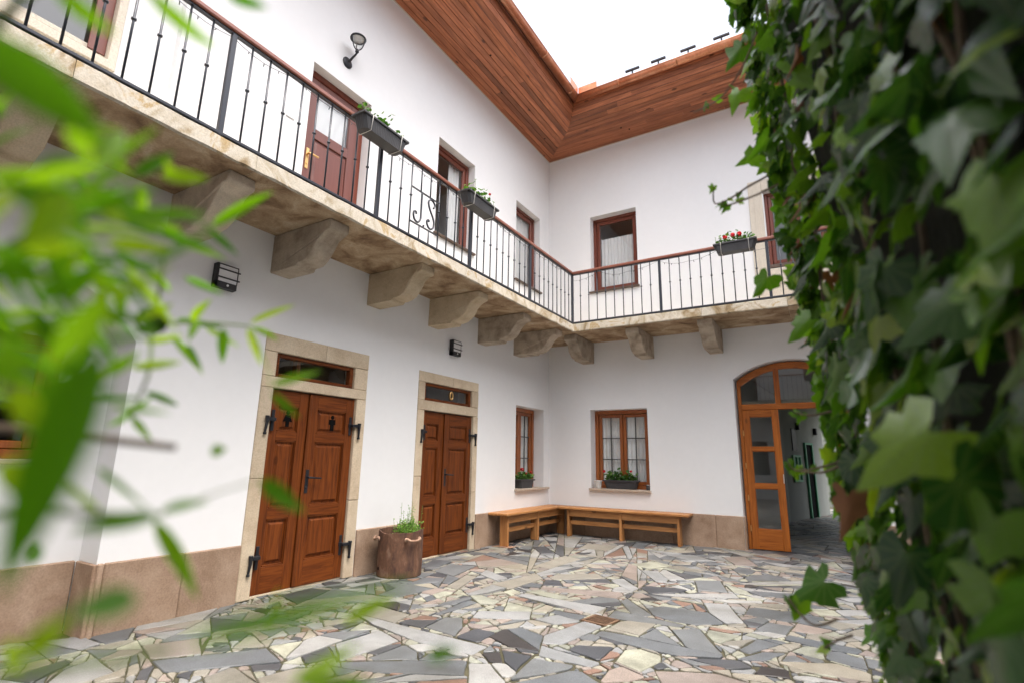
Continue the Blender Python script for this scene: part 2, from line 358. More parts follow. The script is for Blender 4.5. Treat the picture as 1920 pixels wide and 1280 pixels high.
def subtract(p, k):
    "convex pieces of p outside convex ccw k"
    res = []; rest = p
    for i in range(len(k)):
        a, b = k[i], k[(i+1) % len(k)]; n = (-(b[1]-a[1]), b[0]-a[0])
        o = clip(rest, a, (-n[0], -n[1]))
        if len(o) > 2 and abs(area(o)) > 1e-6: res.append(o)
        rest = clip(rest, a, n)
        if len(rest) < 3: return [p] if False else res
    return res
def touches(p, k):
    return not (max(q[0] for q in p) < min(q[0] for q in k) or min(q[0] for q in p) > max(q[0] for q in k) or
                max(q[1] for q in p) < min(q[1] for q in k) or min(q[1] for q in p) > max(q[1] for q in k))
def axis_of(p):
    best = (0, (1, 0))
    for i in range(len(p)):
        for j in range(i):
            d = (p[i][0]-p[j][0], p[i][1]-p[j][1]); l = math.hypot(*d)
            if l > best[0]: best = (l, (d[0]/l, d[1]/l))
    return best
def split(p, target, out, dep=0):
    a = abs(area(p))
    if a < target or dep > 12: out.append(p); return
    l, ax = axis_of(p); wdt = a / max(l, 1e-6)
    long_ = rnd.random() < (.5 if wdt > .20 else .05)
    ang = math.atan2(ax[1], ax[0]) + (rnd.gauss(0, .12) if long_ else math.pi/2 + rnd.gauss(0, .38))
    cx = sum(q[0] for q in p)/len(p); cy = sum(q[1] for q in p)/len(p)
    t = rnd.uniform(-.22, .22) * (l if not long_ else wdt)
    a0 = (cx + (ax[0]*t if not long_ else -ax[1]*t), cy + (ax[1]*t if not long_ else ax[0]*t))
    n = (-math.sin(ang), math.cos(ang))
    for s in (1, -1):
        q = clip(p, a0, (n[0]*s, n[1]*s))
        if len(q) > 2: split(q, target * rnd.uniform(.55, 1.6), out, dep+1)

KEY = [  # stones read off the photograph: kind, outline in photograph pixels
 ('g','969 1116 982 1112 1139 1137 1103 1154'), ('g','1015 1205 1019 1190 1094 1164 1133 1174 1054 1207'), ('m','1015 1154 1041 1142 1102 1153 1066 1170'),
 ('b','1131 1180 1161 1164 1178 1162 1232 1169 1195 1193'), ('m','1114 1188 1126 1180 1195 1193 1300 1217 1359 1230 1350 1235 1262 1228 1162 1203'),
 ('d','1065 1217 1107 1191 1161 1203 1146 1218 1123 1238'), ('g','947 1210 973 1195 1129 1242 1107 1250 1000 1226'),
 ('c','1153 1239 1171 1225 1171 1216 1212 1215 1240 1224 1240 1239 1201 1259'), ('d','1240 1239 1262 1233 1385 1236 1413 1252 1349 1255 1280 1253'),
 ('p','1227 1254 1280 1256 1412 1264 1490 1273 1560 1285 1560 1320 1260 1320 1240 1275'), ('p','1107 1264 1165 1248 1214 1269 1186 1276 1131 1280'),
 ('r','1090 1257 1160 1243 1167 1248 1105 1263'), ('m','952 1276 998 1233 1077 1246 1070 1254'), ('m','960 1280 1070 1256 1090 1257 1135 1285 1100 1320 950 1310'),
 ('d','940 1216 998 1228 967 1257 945 1239'), ('k','901 1222 938 1220 944 1243 916 1239'), ('g','878 1241 948 1244 951 1290 876 1300'),
 ('m','637 1238 700 1237 878 1237 871 1267 700 1259 640 1250'), ('g','676 1158 687 1156 700 1160 916 1210 885 1226 783 1203 700 1172'),
 ('g','586 1219 596 1215 715 1179 754 1190 757 1198 639 1238 595 1242 588 1237'), ('m','690 1232 776 1200 784 1205 783 1234 700 1236'),
 ('m','796 1175 835 1156 868 1157 868 1175 853 1192'), ('d','853 1193 892 1177 932 1184 898 1203'), ('g','839 1155 853 1143 997 1145 994 1161 868 1157'),
 ('c','944 1143 951 1127 1006 1140 995 1145'), ('c','880 1116 903 1115 938 1126 927 1132 899 1131'), ('c','849 1111 859 1104 881 1104 907 1109 884 1117'),
 ('b','837 1098 875 1075 908 1083 881 1103 853 1104'), ('b','919 1094 1006 1074 1019 1084 958 1103'), ('g','880 1068 903 1064 954 1083 930 1088'),
 ('p','1011 1104 1015 1098 1165 1109 1170 1115 1157 1121'), ('c','982 1108 1010 1105 1067 1119 1052 1124'), ('m','814 1150 866 1128 882 1123 897 1128 853 1143 825 1152'),
 ('b','658 1146 708 1133 770 1151 740 1167 700 1157'), ('d','745 1167 763 1161 822 1162 794 1177'), ('r','766 1160 794 1151 826 1156 814 1161'),
 ('m','1212 1139 1244 1136 1300 1144 1329 1148 1360 1169 1307 1171 1262 1164 1225 1153'), ('m','1159 1121 1174 1119 1223 1152 1212 1155 1183 1149'),
 ('c','1183 1124 1204 1123 1238 1132 1225 1137 1206 1138'), ('g','1140 1085 1169 1083 1216 1113 1195 1114'), ('b','1021 1076 1142 1074 1169 1082 1140 1084 1037 1086'),
 ('d','1195 1097 1221 1098 1272 1102 1291 1106 1272 1111 1217 1111'), ('g','1201 1068 1234 1070 1253 1085 1251 1091 1231 1091'), ('g','1216 1112 1378 1113 1388 1122 1270 1118'),
 ('g','1274 1120 1431 1126 1429 1130 1272 1128'), ('g','1318 1129 1365 1131 1415 1189 1382 1185 1330 1148'), ('m','1258 1180 1311 1178 1358 1228 1300 1217 1285 1212'),
 ('m','1196 1193 1228 1177 1234 1180 1281 1211'), ('c','1324 1188 1328 1179 1392 1190 1351 1206 1336 1201'), ('m','1345 1210 1405 1192 1466 1207 1369 1235'),
 ('m','1374 1236 1431 1220 1476 1222 1435 1238'), ('m','1396 1151 1403 1139 1420 1138 1545 1156 1549 1170 1471 1164'), ('m','1414 1179 1439 1165 1489 1173 1474 1190'),
 ('m','1470 1199 1480 1186 1581 1199 1619 1220 1607 1226 1547 1216'), ('c','1467 1210 1472 1205 1546 1214 1548 1236 1487 1221'),
 ('b','1459 1237 1467 1227 1506 1227 1547 1237 1634 1261 1636 1278 1516 1259 1461 1242'), ('m','1549 1220 1576 1221 1622 1236 1630 1257 1548 1235'),
 ('k','1412 1263 1426 1248 1480 1255 1485 1272'), ('g','1484 1265 1516 1265 1600 1280 1490 1275'), ('m','1400 1107 1493 1113 1495 1119 1456 1119 1427 1117'),
 ('p','1448 1124 1459 1116 1502 1121 1506 1134 1480 1132'), ('m','1302 1087 1351 1088 1366 1111 1307 1106'), ('c','1359 1096 1388 1100 1415 1116 1397 1117 1366 1106'),
 ('g','1384 1092 1412 1090 1523 1087 1516 1094 1397 1095'), ('m','1395 1082 1407 1077 1444 1076 1486 1087 1405 1089'), ('m','1367 1070 1384 1062 1420 1068 1407 1076 1394 1075'),
 ('p','1354 1044 1396 1042 1422 1061 1379 1059'), ('b','1001 1059 1059 1041 1091 1047 1031 1065'), ('d','993 1095 1024 1086 1050 1088 1056 1098'),
 ('d','999 1024 1022 1023 1043 1037 1013 1037'), ('d','1068 1086 1139 1084 1150 1093 1089 1090'), ('m','814 1070 842 1056 892 1061 851 1080'),
 ('k','472 1143 488 1138 508 1140 499 1150'), ('d','525 1115 584 1101 619 1105 559 1132'), ('b','480 1271 547 1253 619 1248 630 1263 560 1285 490 1290'),
 ('m','283 1237 501 1214 529 1240 308 1260'), ('d','441 1248 531 1241 524 1256 478 1270'), ('b','380 1270 432 1250 442 1251 485 1280 440 1310 390 1300'),
 ('c','501 1210 570 1198 534 1234'), ('c','653 1182 678 1166 715 1178'), ('b','435 1214 460 1194 513 1187 499 1212'), ('p','264 1209 375 1194 379 1224 281 1235'),
 ('d','0 1273 122 1235 138 1239 60 1280'), ('g','60 1300 120 1254 180 1231 215 1257 140 1285'), ('g','67 1203 157 1192 191 1205 150 1218'), ('m','165 1194 255 1171 240 1197 199 1207'),
 ('b','1100 1018 1160 1022 1140 1032 1085 1027'), ('g','1235 1037 1300 1040 1345 1052 1290 1050'), ('c','1180 1056 1230 1052 1262 1060 1215 1066'), ('m','780 1062 815 1048 850 1052 820 1062')]
GRATE_PX = [(1115, 1150.7), (1161.7, 1161.7), (1135, 1173), (1091.7, 1161.7)]
def gpoly(pts):
    return hull([(round(pground(a, b).x, 4), round(pground(a, b).y, 4)) for a, b in pts])
keys = [('#', gpoly(GRATE_PX))]
for kd, s in KEY:
    v = [float(t) for t in s.split()]; q = gpoly(list(zip(v[::2], v[1::2]))); parts = [q]
    for _, o in keys:
        nx = []
        for c in parts: nx += subtract(c, o) if touches(c, o) else [c]
        parts = nx
    if parts:
        best = max(parts, key=lambda c: abs(area(c)))
        if abs(area(best)) > .002: keys.append((kd, best))
cells = []
for rect, tg in (([(-.33, -13.6), (8.9, -13.6), (8.9, .30), (-.33, .30)], .13), ([(2.9, .30), (7.2, .30), (7.2, 10.5), (2.9, 10.5)], .13)):
    split(rect, tg, cells)
stones = [(kd, k) for kd, k in keys if kd != '#']
POOL = 'gggggggggmmmmmmmmmmdddddkbbbbbbbpppccr'
kept = []
for c in cells:      # a stone that meets a traced one is trimmed along a single straight edge
    a0 = abs(area(c)); q = c
    for kd, k in keys:
        if not touches(q, k): continue
        best = None
        inter = q
        for i in range(len(k)):
            A, Bq = k[i], k[(i+1) % len(k)]; n = (-(Bq[1]-A[1]), Bq[0]-A[0]); inter = clip(inter, A, n) if len(inter) > 2 else []
        if len(inter) < 3 or abs(area(inter)) < 1e-5: continue
        for i in range(len(k)):
            A, Bq = k[i], k[(i+1) % len(k)]; n = (Bq[1]-A[1], -(Bq[0]-A[0])); o = clip(q, A, n)
            if len(o) > 2 and (best is None or abs(area(o)) > abs(area(best))): best = o
        q = best or []
        if len(q) < 3 or abs(area(q)) < .25*a0: q = []; break
    if len(q) > 2:
        tmp = []; split(q, math.exp(rnd.uniform(math.log(.02), math.log(.16))), tmp)
        for t_ in tmp:
            kept.append(t_); stones.append((rnd.choice(POOL if abs(area(t_)) > .012 else 'ccpppbbbrkddgmm'), t_))
# chips fill what is left between them
big = [k for _, k in keys] + kept
from collections import defaultdict
hashg = defaultdict(list)
for k in big:
    for gx in range(int(math.floor(min(q[0] for q in k)/.4)), int(math.floor(max(q[0] for q in k)/.4))+1):
        for gy in range(int(math.floor(min(q[1] for q in k)/.4)), int(math.floor(max(q[1] for q in k)/.4))+1): hashg[(gx, gy)].append(k)
fine = []; split([(-.1, -8.9), (5.4, -8.9), (5.4, .2), (-.1, .2)], .016, fine)
for c in fine:
    near = []
    for gx in range(int(math.floor(min(q[0] for q in c)/.4)), int(math.floor(max(q[0] for q in c)/.4))+1):
        for gy in range(int(math.floor(min(q[1] for q in c)/.4)), int(math.floor(max(q[1] for q in c)/.4))+1):
            for k in hashg[(gx, gy)]:
                if not any(k is z for z in near): near.append(k)
    parts = [c]
    for k in near:
        nx = []
        for p_ in parts: nx += subtract(p_, k) if touches(p_, k) else [p_]
        parts = nx
        if not parts: break
    for p_ in parts:
        if abs(area(p_)) > .0008: stones.append((rnd.choice('cccppbbbbrggmmd'), p_))
def clean(p):
    o = []
    for q in p:
        if not o or math.hypot(q[0]-o[-1][0], q[1]-o[-1][1]) > .004: o.append(q)
    if len(o) > 2 and math.hypot(o[0][0]-o[-1][0], o[0][1]-o[-1][1]) <= .004: o.pop()
    return o
def inset(p, d):
    q = p
    for i in range(len(p)):
        a, b = p[i], p[(i+1) % len(p)]; l = math.hypot(b[0]-a[0], b[1]-a[1])
        if l < 1e-6: continue
        n = (-(b[1]-a[1])/l, (b[0]-a[0])/l); q = clip(q, (a[0]+n[0]*d, a[1]+n[1]*d), n)
        if len(q) < 3: return []
    return clean(q)
def outline(p):
    "roughen a shrunken convex outline: chipped corners, uneven edges"
    o = []; n = len(p)
    for i in range(n):
        a, b, c = p[i-1], p[i], p[(i+1) % n]
        la = math.hypot(a[0]-b[0], a[1]-b[1]); lc = math.hypot(c[0]-b[0], c[1]-b[1])
        ch = min(rnd.uniform(.004, .026), la*.3, lc*.3)
        o.append((b[0] + (a[0]-b[0])/la*ch, b[1] + (a[1]-b[1])/la*ch)); o.append((b[0] + (c[0]-b[0])/lc*ch, b[1] + (c[1]-b[1])/lc*ch))
        k = min(3, int(lc / .13)); nx, ny = -(c[1]-b[1])/lc, (c[0]-b[0])/lc
        for j in range(k):
            t = (j+1)/(k+1); e = rnd.uniform(-.001, .006)
            o.append((b[0]+(c[0]-b[0])*t+nx*e, b[1]+(c[1]-b[1])*t+ny*e))
    return o
def stone_geo(p, z, tx, ty):
    cx = sum(q[0] for q in p)/len(p); cy = sum(q[1] for q in p)/len(p); n = len(p); vs = []
    for sc, dz in ((0, 0), (.004, -.004), (.004, -.02)):
        for q in p:
            dx, dy = q[0]-cx, q[1]-cy; l = math.hypot(dx, dy) or 1
            k = 1 - max(0, .004 - sc)/l
            vs.append((cx+dx*k, cy+dy*k, z + dz + tx*dx + ty*dy))
    fs = [tuple(range(n))] + [(i+n, (i+1) % n+n, (i+1) % n, i) for i in range(n)] + [(i+2*n, (i+1) % n+2*n, (i+1) % n+n, i+n) for i in range(n)]
    return vs, fs, (cx, cy)
ready = []
for kd, p in stones:
    p = clean(p)
    if len(p) < 3: continue
    if area(p) < 0: p = p[::-1]
    q = inset(p, rnd.uniform(.0025, .005))
    if len(q) < 3 or abs(area(q)) < .0006: continue
    if abs(area(q)) / axis_of(q)[0] < .012: continue
    cx = sum(t[0] for t in q)/len(q); cy = sum(t[1] for t in q)/len(q); d = Vector((cx, cy, 0)) - CAM; dep = d.dot(FWD)
    sx, sy = (960 + FPX*d.dot(RGT)/dep, 640 - FPX*d.dot(UPV)/dep) if dep > .1 else (-999, -999)
    vis = abs(area(q)) * 1.3 / dep**3 if (-60 < sx < 1600 and sy < 1320 and dep > .5) else 0
    ready.append((vis, kd, q))
ready.sort(key=lambda t: -t[0])
gm = MB(); gm.poly([(-60, -60, -.009), (60, -60, -.009), (60, 60, -.009), (-60, 60, -.009)])
ground = tag(gm.build('ground', M['mortar']), 'courtyard floor of crazy paving in mixed grey, cream and pink stone', 'ground', kind='structure')
rest = MB(); order = list('gmdkcpbr')
for i, (vis, kd, q) in enumerate(ready):
    z = rnd.uniform(-.0025, .0035); vs, fs, c = stone_geo(outline(q), z, rnd.gauss(0, .007), rnd.gauss(0, .007))
    if i < 300:
        b = MB(); b.add([(v[0]-c[0], v[1]-c[1], v[2]) for v in vs], fs)
        link('paving_stone', b.mesh('paving_stone', ST[kd], recalc=False), ground, (c[0], c[1], 0))
    else: rest.add(vs, fs, order.index(kd))
tag(rest.build('paving_stones', [ST[k] for k in order], ground, recalc=False), kind='stuff')

# drain grate set into the paving
gp = [pground(a, b) for a, b in GRATE_PX]; gc = sum(gp, Vector()) / 4
eu = (gp[1]-gp[0]).normalized(); ev = Vector((-eu.y, eu.x, 0)); gw, gh = (gp[1]-gp[0]).length, (gp[2]-gp[1]).length
gr = empty('drain_grate', gc, label='rusty brown cast iron drain grate set in the paving', cat='drain grate')
GM = lambda a, b, c: tuple(gc + eu*a + ev*b + Vector((0, 0, c)))
b = MB(GM); t = .022
for s in (-1, 1):
    b.box(-gw/2, gw/2, s*(gh/2-t/2)-t/2, s*(gh/2-t/2)+t/2, -.02, .003); b.box(s*(gw/2-t/2)-t/2, s*(gw/2-t/2)+t/2, -gh/2+t, gh/2-t, -.02, .003)
b.build('frame', M['grate'], gr)
for k in range(7):
    y = -gh/2 + t + (gh-2*t)*(k+.5)/7; b = MB(GM); b.box(-gw/2+t, gw/2-t, y-.006, y+.006, -.018, .001); b.build('bar', M['grate'], gr)
MB(GM).box(-gw/2, gw/2, -gh/2, gh/2, -.0085, -.0075).build('shaft', M['hole'], gr)
# ------------------------------------------------------------------ the L-shaped house
house = empty('courtyard_house', (0, 0, 0), label='white plastered two-storey house with brown wooden doors, stone balcony and boarded eaves', cat='house')
ZS = 7.712
def wall_grid(b, u0, u1, z0, z1, opens, d, depth, m=0, bottoms=False):
    "front sheet at depth d with rectangular openings and reveals running back by depth"
    us = sorted({u0, u1} | {o[0] for o in opens} | {o[1] for o in opens}); zs = sorted({z0, z1} | {o[2] for o in opens} | {o[3] for o in opens})
    us = [u for u in us if u0 <= u <= u1]; zs = [z for z in zs if z0 <= z <= z1]
    for a, c in zip(us, us[1:]):
        for e, f in zip(zs, zs[1:]):
            mu, mz = (a+c)/2, (e+f)/2
            if any(o[0] < mu < o[1] and o[2] < mz < o[3] for o in opens): continue
            b.poly([(a, d, e), (c, d, e), (c, d, f), (a, d, f)], m)
    for o in opens:
        k = d - (o[4] if len(o) > 4 else depth)
        b.poly([(o[0], d, o[2]), (o[0], d, o[3]), (o[0], k, o[3]), (o[0], k, o[2])], m); b.poly([(o[1], d, o[2]), (o[1], k, o[2]), (o[1], k, o[3]), (o[1], d, o[3])], m)
        b.poly([(o[0], d, o[3]), (o[1], d, o[3]), (o[1], k, o[3]), (o[0], k, o[3])], m)
        if o[2] > z0: b.poly([(o[0], d, o[2]), (o[0], k, o[2]), (o[1], k, o[2]), (o[1], d, o[2])], m)
def arch_z(u, a0, a1, spring, rise):
    h = (a1-a0)/2; rr = (h*h + rise*rise)/(2*rise); return spring + rise - rr + math.sqrt(max(0, rr*rr - (u-(a0+a1)/2)**2))
def arch_fill(b, a0, a1, spring, rise, top, d, depth, seg=24):
    us = [a0 + (a1-a0)*i/seg for i in range(seg+1)]
    for p, q in zip(us, us[1:]):
        zp, zq = arch_z(p, a0, a1, spring, rise), arch_z(q, a0, a1, spring, rise)
        b.poly([(p, d, zp), (q, d, zq), (q, d, top), (p, d, top)]); b.poly([(p, d, zp), (p, d-depth, zp), (q, d-depth, zq), (q, d, zq)])
SURR1 = (-6.21, -4.825, 2.525); SURR2 = (-3.895, -2.47, 2.49)
NU0, NU1, NSP, NRI = -9.25, -7.345, 2.185, .5
UWIN = [(-3.73, -2.76, 4.59, 6.185), (-1.38, -.42, 4.595, 6.19)]
LWIN = (-1.28, -.226, .82, 2.265)
UDOOR = (-6.03, -5.12, 3.69, 5.83)
CWIN = (-9.3, -7.86, 4.48, 6.3)
# left wing wall
wb = MB(L)
low = [(SURR1[0], SURR1[1], 0, SURR1[2]), (SURR2[0], SURR2[1], 0, SURR2[2]), LWIN, (NU0, NU1, 0, NSP + NRI)]
wall_grid(wb, -13.5, .3, 0, 3.6, low, 0, .40)
arch_fill(wb, NU0, NU1, NSP, NRI, NSP + NRI, 0, .3)
wall_grid(wb, -7.42, .3, 3.6, ZS + .05, [UDOOR, *UWIN], 0, .30)
wb.poly([(-7.42, 0, 3.6), (-7.42, -.09, 3.6), (-7.42, -.09, ZS+.05), (-7.42, 0, ZS+.05)])
wall_grid(wb, -13.5, -7.42, 3.6, ZS + .05, [CWIN], -.09, .20)
NW = (-8.75, -7.66, 1.25, 2.18)
wall_grid(wb, NU0, NU1, 0, NSP + NRI, [NW], -.3, .22)
wb.build('wall', M['plaster'], house, recalc=False)
# back wing wall
BWIN = (.875, 1.967, .83, 2.257); BUW = (.94, 1.9, 4.575, 6.18); AX0, AX1, ASP, ARI = 3.44, 5.06, 2.68, .275
CW2 = (4.15, 5.05, 4.55, 5.9)
wb = MB(B)
wall_grid(wb, -.3, 9.3, 0, ZS + .05, [BWIN, BUW, (AX0, AX1, 0, ASP + ARI, .34), (CW2[0], CW2[1], CW2[2], CW2[3], .2)], 0, .40)
arch_fill(wb, AX0, AX1, ASP, ARI, ASP + ARI, 0, .34)
wb.build('wall', M['plaster'], house, recalc=False)
# rooms behind the windows
def room(mp, u0, u1, z0, z1, d, deep=1.6, mat='room', mg=.5):
    b = MB(mp); a, c, e, f = u0-mg, u1+mg, z0-.5, z1+.35; k = d-deep
    b.poly([(a, k, e), (c, k, e), (c, k, f), (a, k, f)])
    for p, q in ((a, a), (c, c)): b.poly([(p, d, e), (p, k, e), (p, k, f), (p, d, f)])
    for z in (e, f): b.poly([(a, d, z), (c, d, z), (c, k, z), (a, k, z)])
    # the wall's own back face round the opening
    b.poly([(a, d, e), (u0, d, e), (u0, d, f), (a, d, f)]); b.poly([(u1, d, e), (c, d, e), (c, d, f), (u1, d, f)])
    b.poly([(u0, d, e), (u1, d, e), (u1, d, z0), (u0, d, z0)]); b.poly([(u0, d, z1), (u1, d, z1), (u1, d, f), (u0, d, f)])
    return b.build('room_interior', M[mat], house, recalc=False)
for o in UWIN: room(L, *o, -.30)
room(L, *LWIN, -.40); room(B, *BWIN, -.40); room(B, *BUW, -.40); room(L, *CWIN, -.29); room(B, *CW2, -.2); room(L, *NW, -.52, mat='room_dark')
room(L, SURR1[0], SURR1[1], .1, SURR1[2], -.40, mat='room_dark', mg=.02); room(L, SURR2[0], SURR2[1], .1, SURR2[2], -.40, mat='room_dark', mg=.02)
room(L, *UDOOR, -.30, mat='room', mg=.1)

# ---- windows: frame > sash, pane, muntin, sill
def window(mp, u0, u1, z0, z1, d, mat, sashes=1, fw=.055, sw=.06, grid=None, name='window', sill=None, depth=.07, mullion=.0):
    f = MB(mp); f.box(u0, u0+fw, d-depth, d, z0, z1); f.box(u1-fw, u1, d-depth, d, z0, z1)
    f.box(u0+fw, u1-fw, d-depth, d, z1-fw, z1); f.box(u0+fw, u1-fw, d-depth, d, z0, z0+fw)
    w = f.build(name, mat, house, bevel=.006)
    n = sashes; uw = (u1-u0-2*fw)/n
    for i in range(n):
        a, c = u0+fw+uw*i+.004, u0+fw+uw*(i+1)-.004; e, g = z0+fw+.004, z1-fw-.004; k = d-.018
        s = MB(mp); s.box(a, a+sw, k-.05, k, e, g); s.box(c-sw, c, k-.05, k, e, g); s.box(a+sw, c-sw, k-.05, k, g-sw, g); s.box(a+sw, c-sw, k-.05, k, e, e+sw)
        s.build('sash', mat, w, bevel=.008)
        if grid:
            nu, nz = grid; pa, pc, pe, pg = a+sw, c-sw, e+sw, g-sw
            for j in range(1, nu):
                u = pa+(pc-pa)*j/nu; MB(mp).box(u-.009, u+.009, k-.034, k-.016, pe, pg).build('muntin', M['lead'], w)
            for j in range(1, nz):
                z = pe+(pg-pe)*j/nz; MB(mp).box(pa, pc, k-.032, k-.0145, z-.009, z+.009).build('muntin', M['lead'], w)
            for j in range(nu):
                for q in range(nz):
                    ua, uc = pa+(pc-pa)*j/nu, pa+(pc-pa)*(j+1)/nu; za, zc = pe+(pg-pe)*q/nz, pe+(pg-pe)*(q+1)/nz
                    MB(mp).poly([(ua+.0091*(j > 0), k-.025, za+.0091*(q > 0)), (uc-.0091*(j < nu-1), k-.025, za+.0091*(q > 0)), (uc-.0091*(j < nu-1), k-.025, zc-.0091*(q < nz-1)), (ua+.0091*(j > 0), k-.025, zc-.0091*(q < nz-1))]).build('pane', M['glass'], w)
        else:
            MB(mp).poly([(a+sw, k-.025, e+sw), (c-sw, k-.025, e+sw), (c-sw, k-.025, g-sw), (a+sw, k-.025, g-sw)]).build('pane', M['glass'], w)
    if sill:
        a, c, e, f_, q, mt = sill; MB(mp).box(a, c, d-.01, q, e, f_).build('sill', mt, w, bevel=.005)
    return w
for o in UWIN:
    window(L, *o, -.13, M['red_v'], fw=.06, sw=.07, sill=(o[0]-.03, o[1]+.04, o[2]-.03, o[2]+.003, .045, M['sill_metal']))
window(B, *BUW, -.165, M['red_v'], fw=.06, sw=.07, sill=(BUW[0]-.03, BUW[1]+.03, BUW[2]-.03, BUW[2]+.003, .045, M['sill_metal']))
window(L, *LWIN, -.215, M['win_v'], sashes=2, fw=.07, sw=.06, grid=(2, 3), sill=(LWIN[0]-.02, LWIN[1]+.14, .785, .822, .06, M['sill']))
window(B, *BWIN, -.225, M['win_v'], sashes=2, fw=.07, sw=.06, grid=(2, 3), sill=(BWIN[0]-.03, BWIN[1]+.02, .795, .832, .06, M['sill']))
window(L, *NW, -.42, M['win_v'], sashes=2, fw=.07, sw=.06, grid=(2, 2), sill=(NW[0]-.04, NW[1]+.04, NW[2]-.035, NW[2]+.002, -.25, M['sill']))
window(L, *CWIN, -.15, M['cream'], sashes=1, fw=.07, sw=.05, sill=(CWIN[0]-.03, CWIN[1]+.03, CWIN[2]-.075, CWIN[2]+.002, -.05, M['cream']))
b = MB(L); b.box(CWIN[1]-.03, CWIN[1]+.03, -.15, -.055, CWIN[2], CWIN[3]); b.build('window_trim', M['cream'], house, bevel=.005)
MB(L).box(CWIN[1]-.155, CWIN[1]-.032, -.149, -.135, CWIN[2]+.07, CWIN[3]).build('window_trim', M['udoor'], house, bevel=.004)
# cream panelled bay at the right end of the balcony
window(B, *CW2, -.10, M['red_v'], sashes=2, fw=.05, sw=.06, sill=(CW2[0]-.02, CW2[1]+.03, CW2[2]-.06, CW2[2]+.003, .03, M['sill_metal']))
for a, c, e, f in ((3.92, 4.13, 3.70, 6.12), (5.07, 5.28, 3.70, 6.12), (4.132, 5.068, 3.70, 4.48), (4.132, 5.068, 5.92, 6.12)):
    MB(B).box(a, c, -.05, .028, e, f).build('cream_panel', M['cream'], house, bevel=.006)
MB(B).box(4.0, 4.05, .028, .036, 3.75, 6.07).build('cream_panel', M['cream'], house, bevel=.003)
MB(B).box(4.13, 5.07, .028, .042, 4.20, 4.225).build('cream_panel', M['cream'], house, bevel=.003)

# ---- curtains hang behind the glass, things of their own
def curtain(mp, u0, u1, z0, z1, d, label, mat='cloth', folds=9, amp=.02, seed=0, scallop=0):
    r = random.Random(seed); n = folds*6; b = MB(mp); rows = 8; ph = r.uniform(0, 6)
    vs = []
    for j in range(rows+1):
        t = j/rows
        for i in range(n+1):
            s = i/n; w = math.sin(s*folds*2*math.pi + ph + .6*math.sin(s*17+seed)) * amp * (.55 + .45*(1-t)) + .006*math.sin(s*90+j)
            z = z0 + (z1-z0)*t - (scallop*abs(math.sin(s*math.pi*4))*(1-t) if scallop else 0)
            vs.append((u0+(u1-u0)*s, d+w, z))
    fs = [(j*(n+1)+i, j*(n+1)+i+1, (j+1)*(n+1)+i+1, (j+1)*(n+1)+i) for j in range(rows) for i in range(n)]
    b.add(vs, fs); o = b.build('curtain', M[mat], None, smooth=True, recalc=False)
    return tag(o, label, 'curtain')
curtain(B, BUW[0]+.14, BUW[1]-.13, BUW[2]+.1, BUW[2]+1.18, -.27, 'short white net curtain behind the upper window facing the balcony corner', 'net', 10, .02, 1)
curtain(L, UWIN[0][0]+.55, UWIN[0][1]-.12, UWIN[0][2]+.1, UWIN[0][3]-.12, -.24, 'white curtain drawn aside in the upper window behind the initials panel', 'cloth', 4, .03, 2)
curtain(L, UWIN[1][0]+.12, UWIN[1][1]-.12, UWIN[1][2]+.1, UWIN[1][3]-.12, -.24, 'pale curtain filling the upper window next to the house corner on the long wing', 'net', 6, .02, 3)
curtain(L, LWIN[0]+.1, LWIN[1]-.1, LWIN[2]+.1, LWIN[3]-.1, -.315, 'white curtain inside the narrow-looking ground floor window beside the bench end', 'cloth', 8, .025, 4)
curtain(B, BWIN[0]+.1, (BWIN[0]+BWIN[1])/2-.05, BWIN[2]+.1, BWIN[3]-.1, -.322, 'white curtain behind the ground floor window sash with the wicker pot', 'cloth', 6, .025, 5)
curtain(B, (BWIN[0]+BWIN[1])/2+.05, BWIN[1]-.1, BWIN[2]+.1, BWIN[3]-.1, -.322, 'white curtain behind the ground floor window sash with the small dark cup', 'net', 6, .03, 6)

# ---- plinth slabs
def plinth(mp, u0, u1, cuts, d0=0.0, h=.497):
    us = [u0] + list(cuts) + [u1]
    for a, c in zip(us, us[1:]):
        MB(mp).box(a+.0015, c-.0015, d0-.02, d0+.028+rnd.uniform(-.002, .002), -.02, h+rnd.uniform(-.002, .002)).build('plinth_slab', M['plinth'], house, bevel=.008)
plinth(L, NU1+.0005, SURR1[0]-.003, (-7.30, -6.72,)); plinth(L, SURR1[1]+.003, SURR2[0]-.003, (-4.35,)); plinth(L, SURR2[1]+.003, -.03, (-1.9, -1.25, -.6))
plinth(B, .0, AX0, (.75, 1.55, 2.33, 3.02)); plinth(B, AX1, 9.2, (5.9, 6.9, 8.0)); plinth(L, NU0, NU1-.0285, (-8.6, -7.95), -.3)
MB(I3).box(-.274, .0265, NU1-.029, NU1+.0, -.02, .4955).build('plinth_slab', M['plinth'], house, bevel=.006)
plinth(L, -13.4, NU0, (-12.2, -11.2, -10.2))
MB(I3).box(AX0-.003, AX0+.024, .0, .13, -.02, .496).build('plinth_slab', M['plinth'], house, bevel=.006)

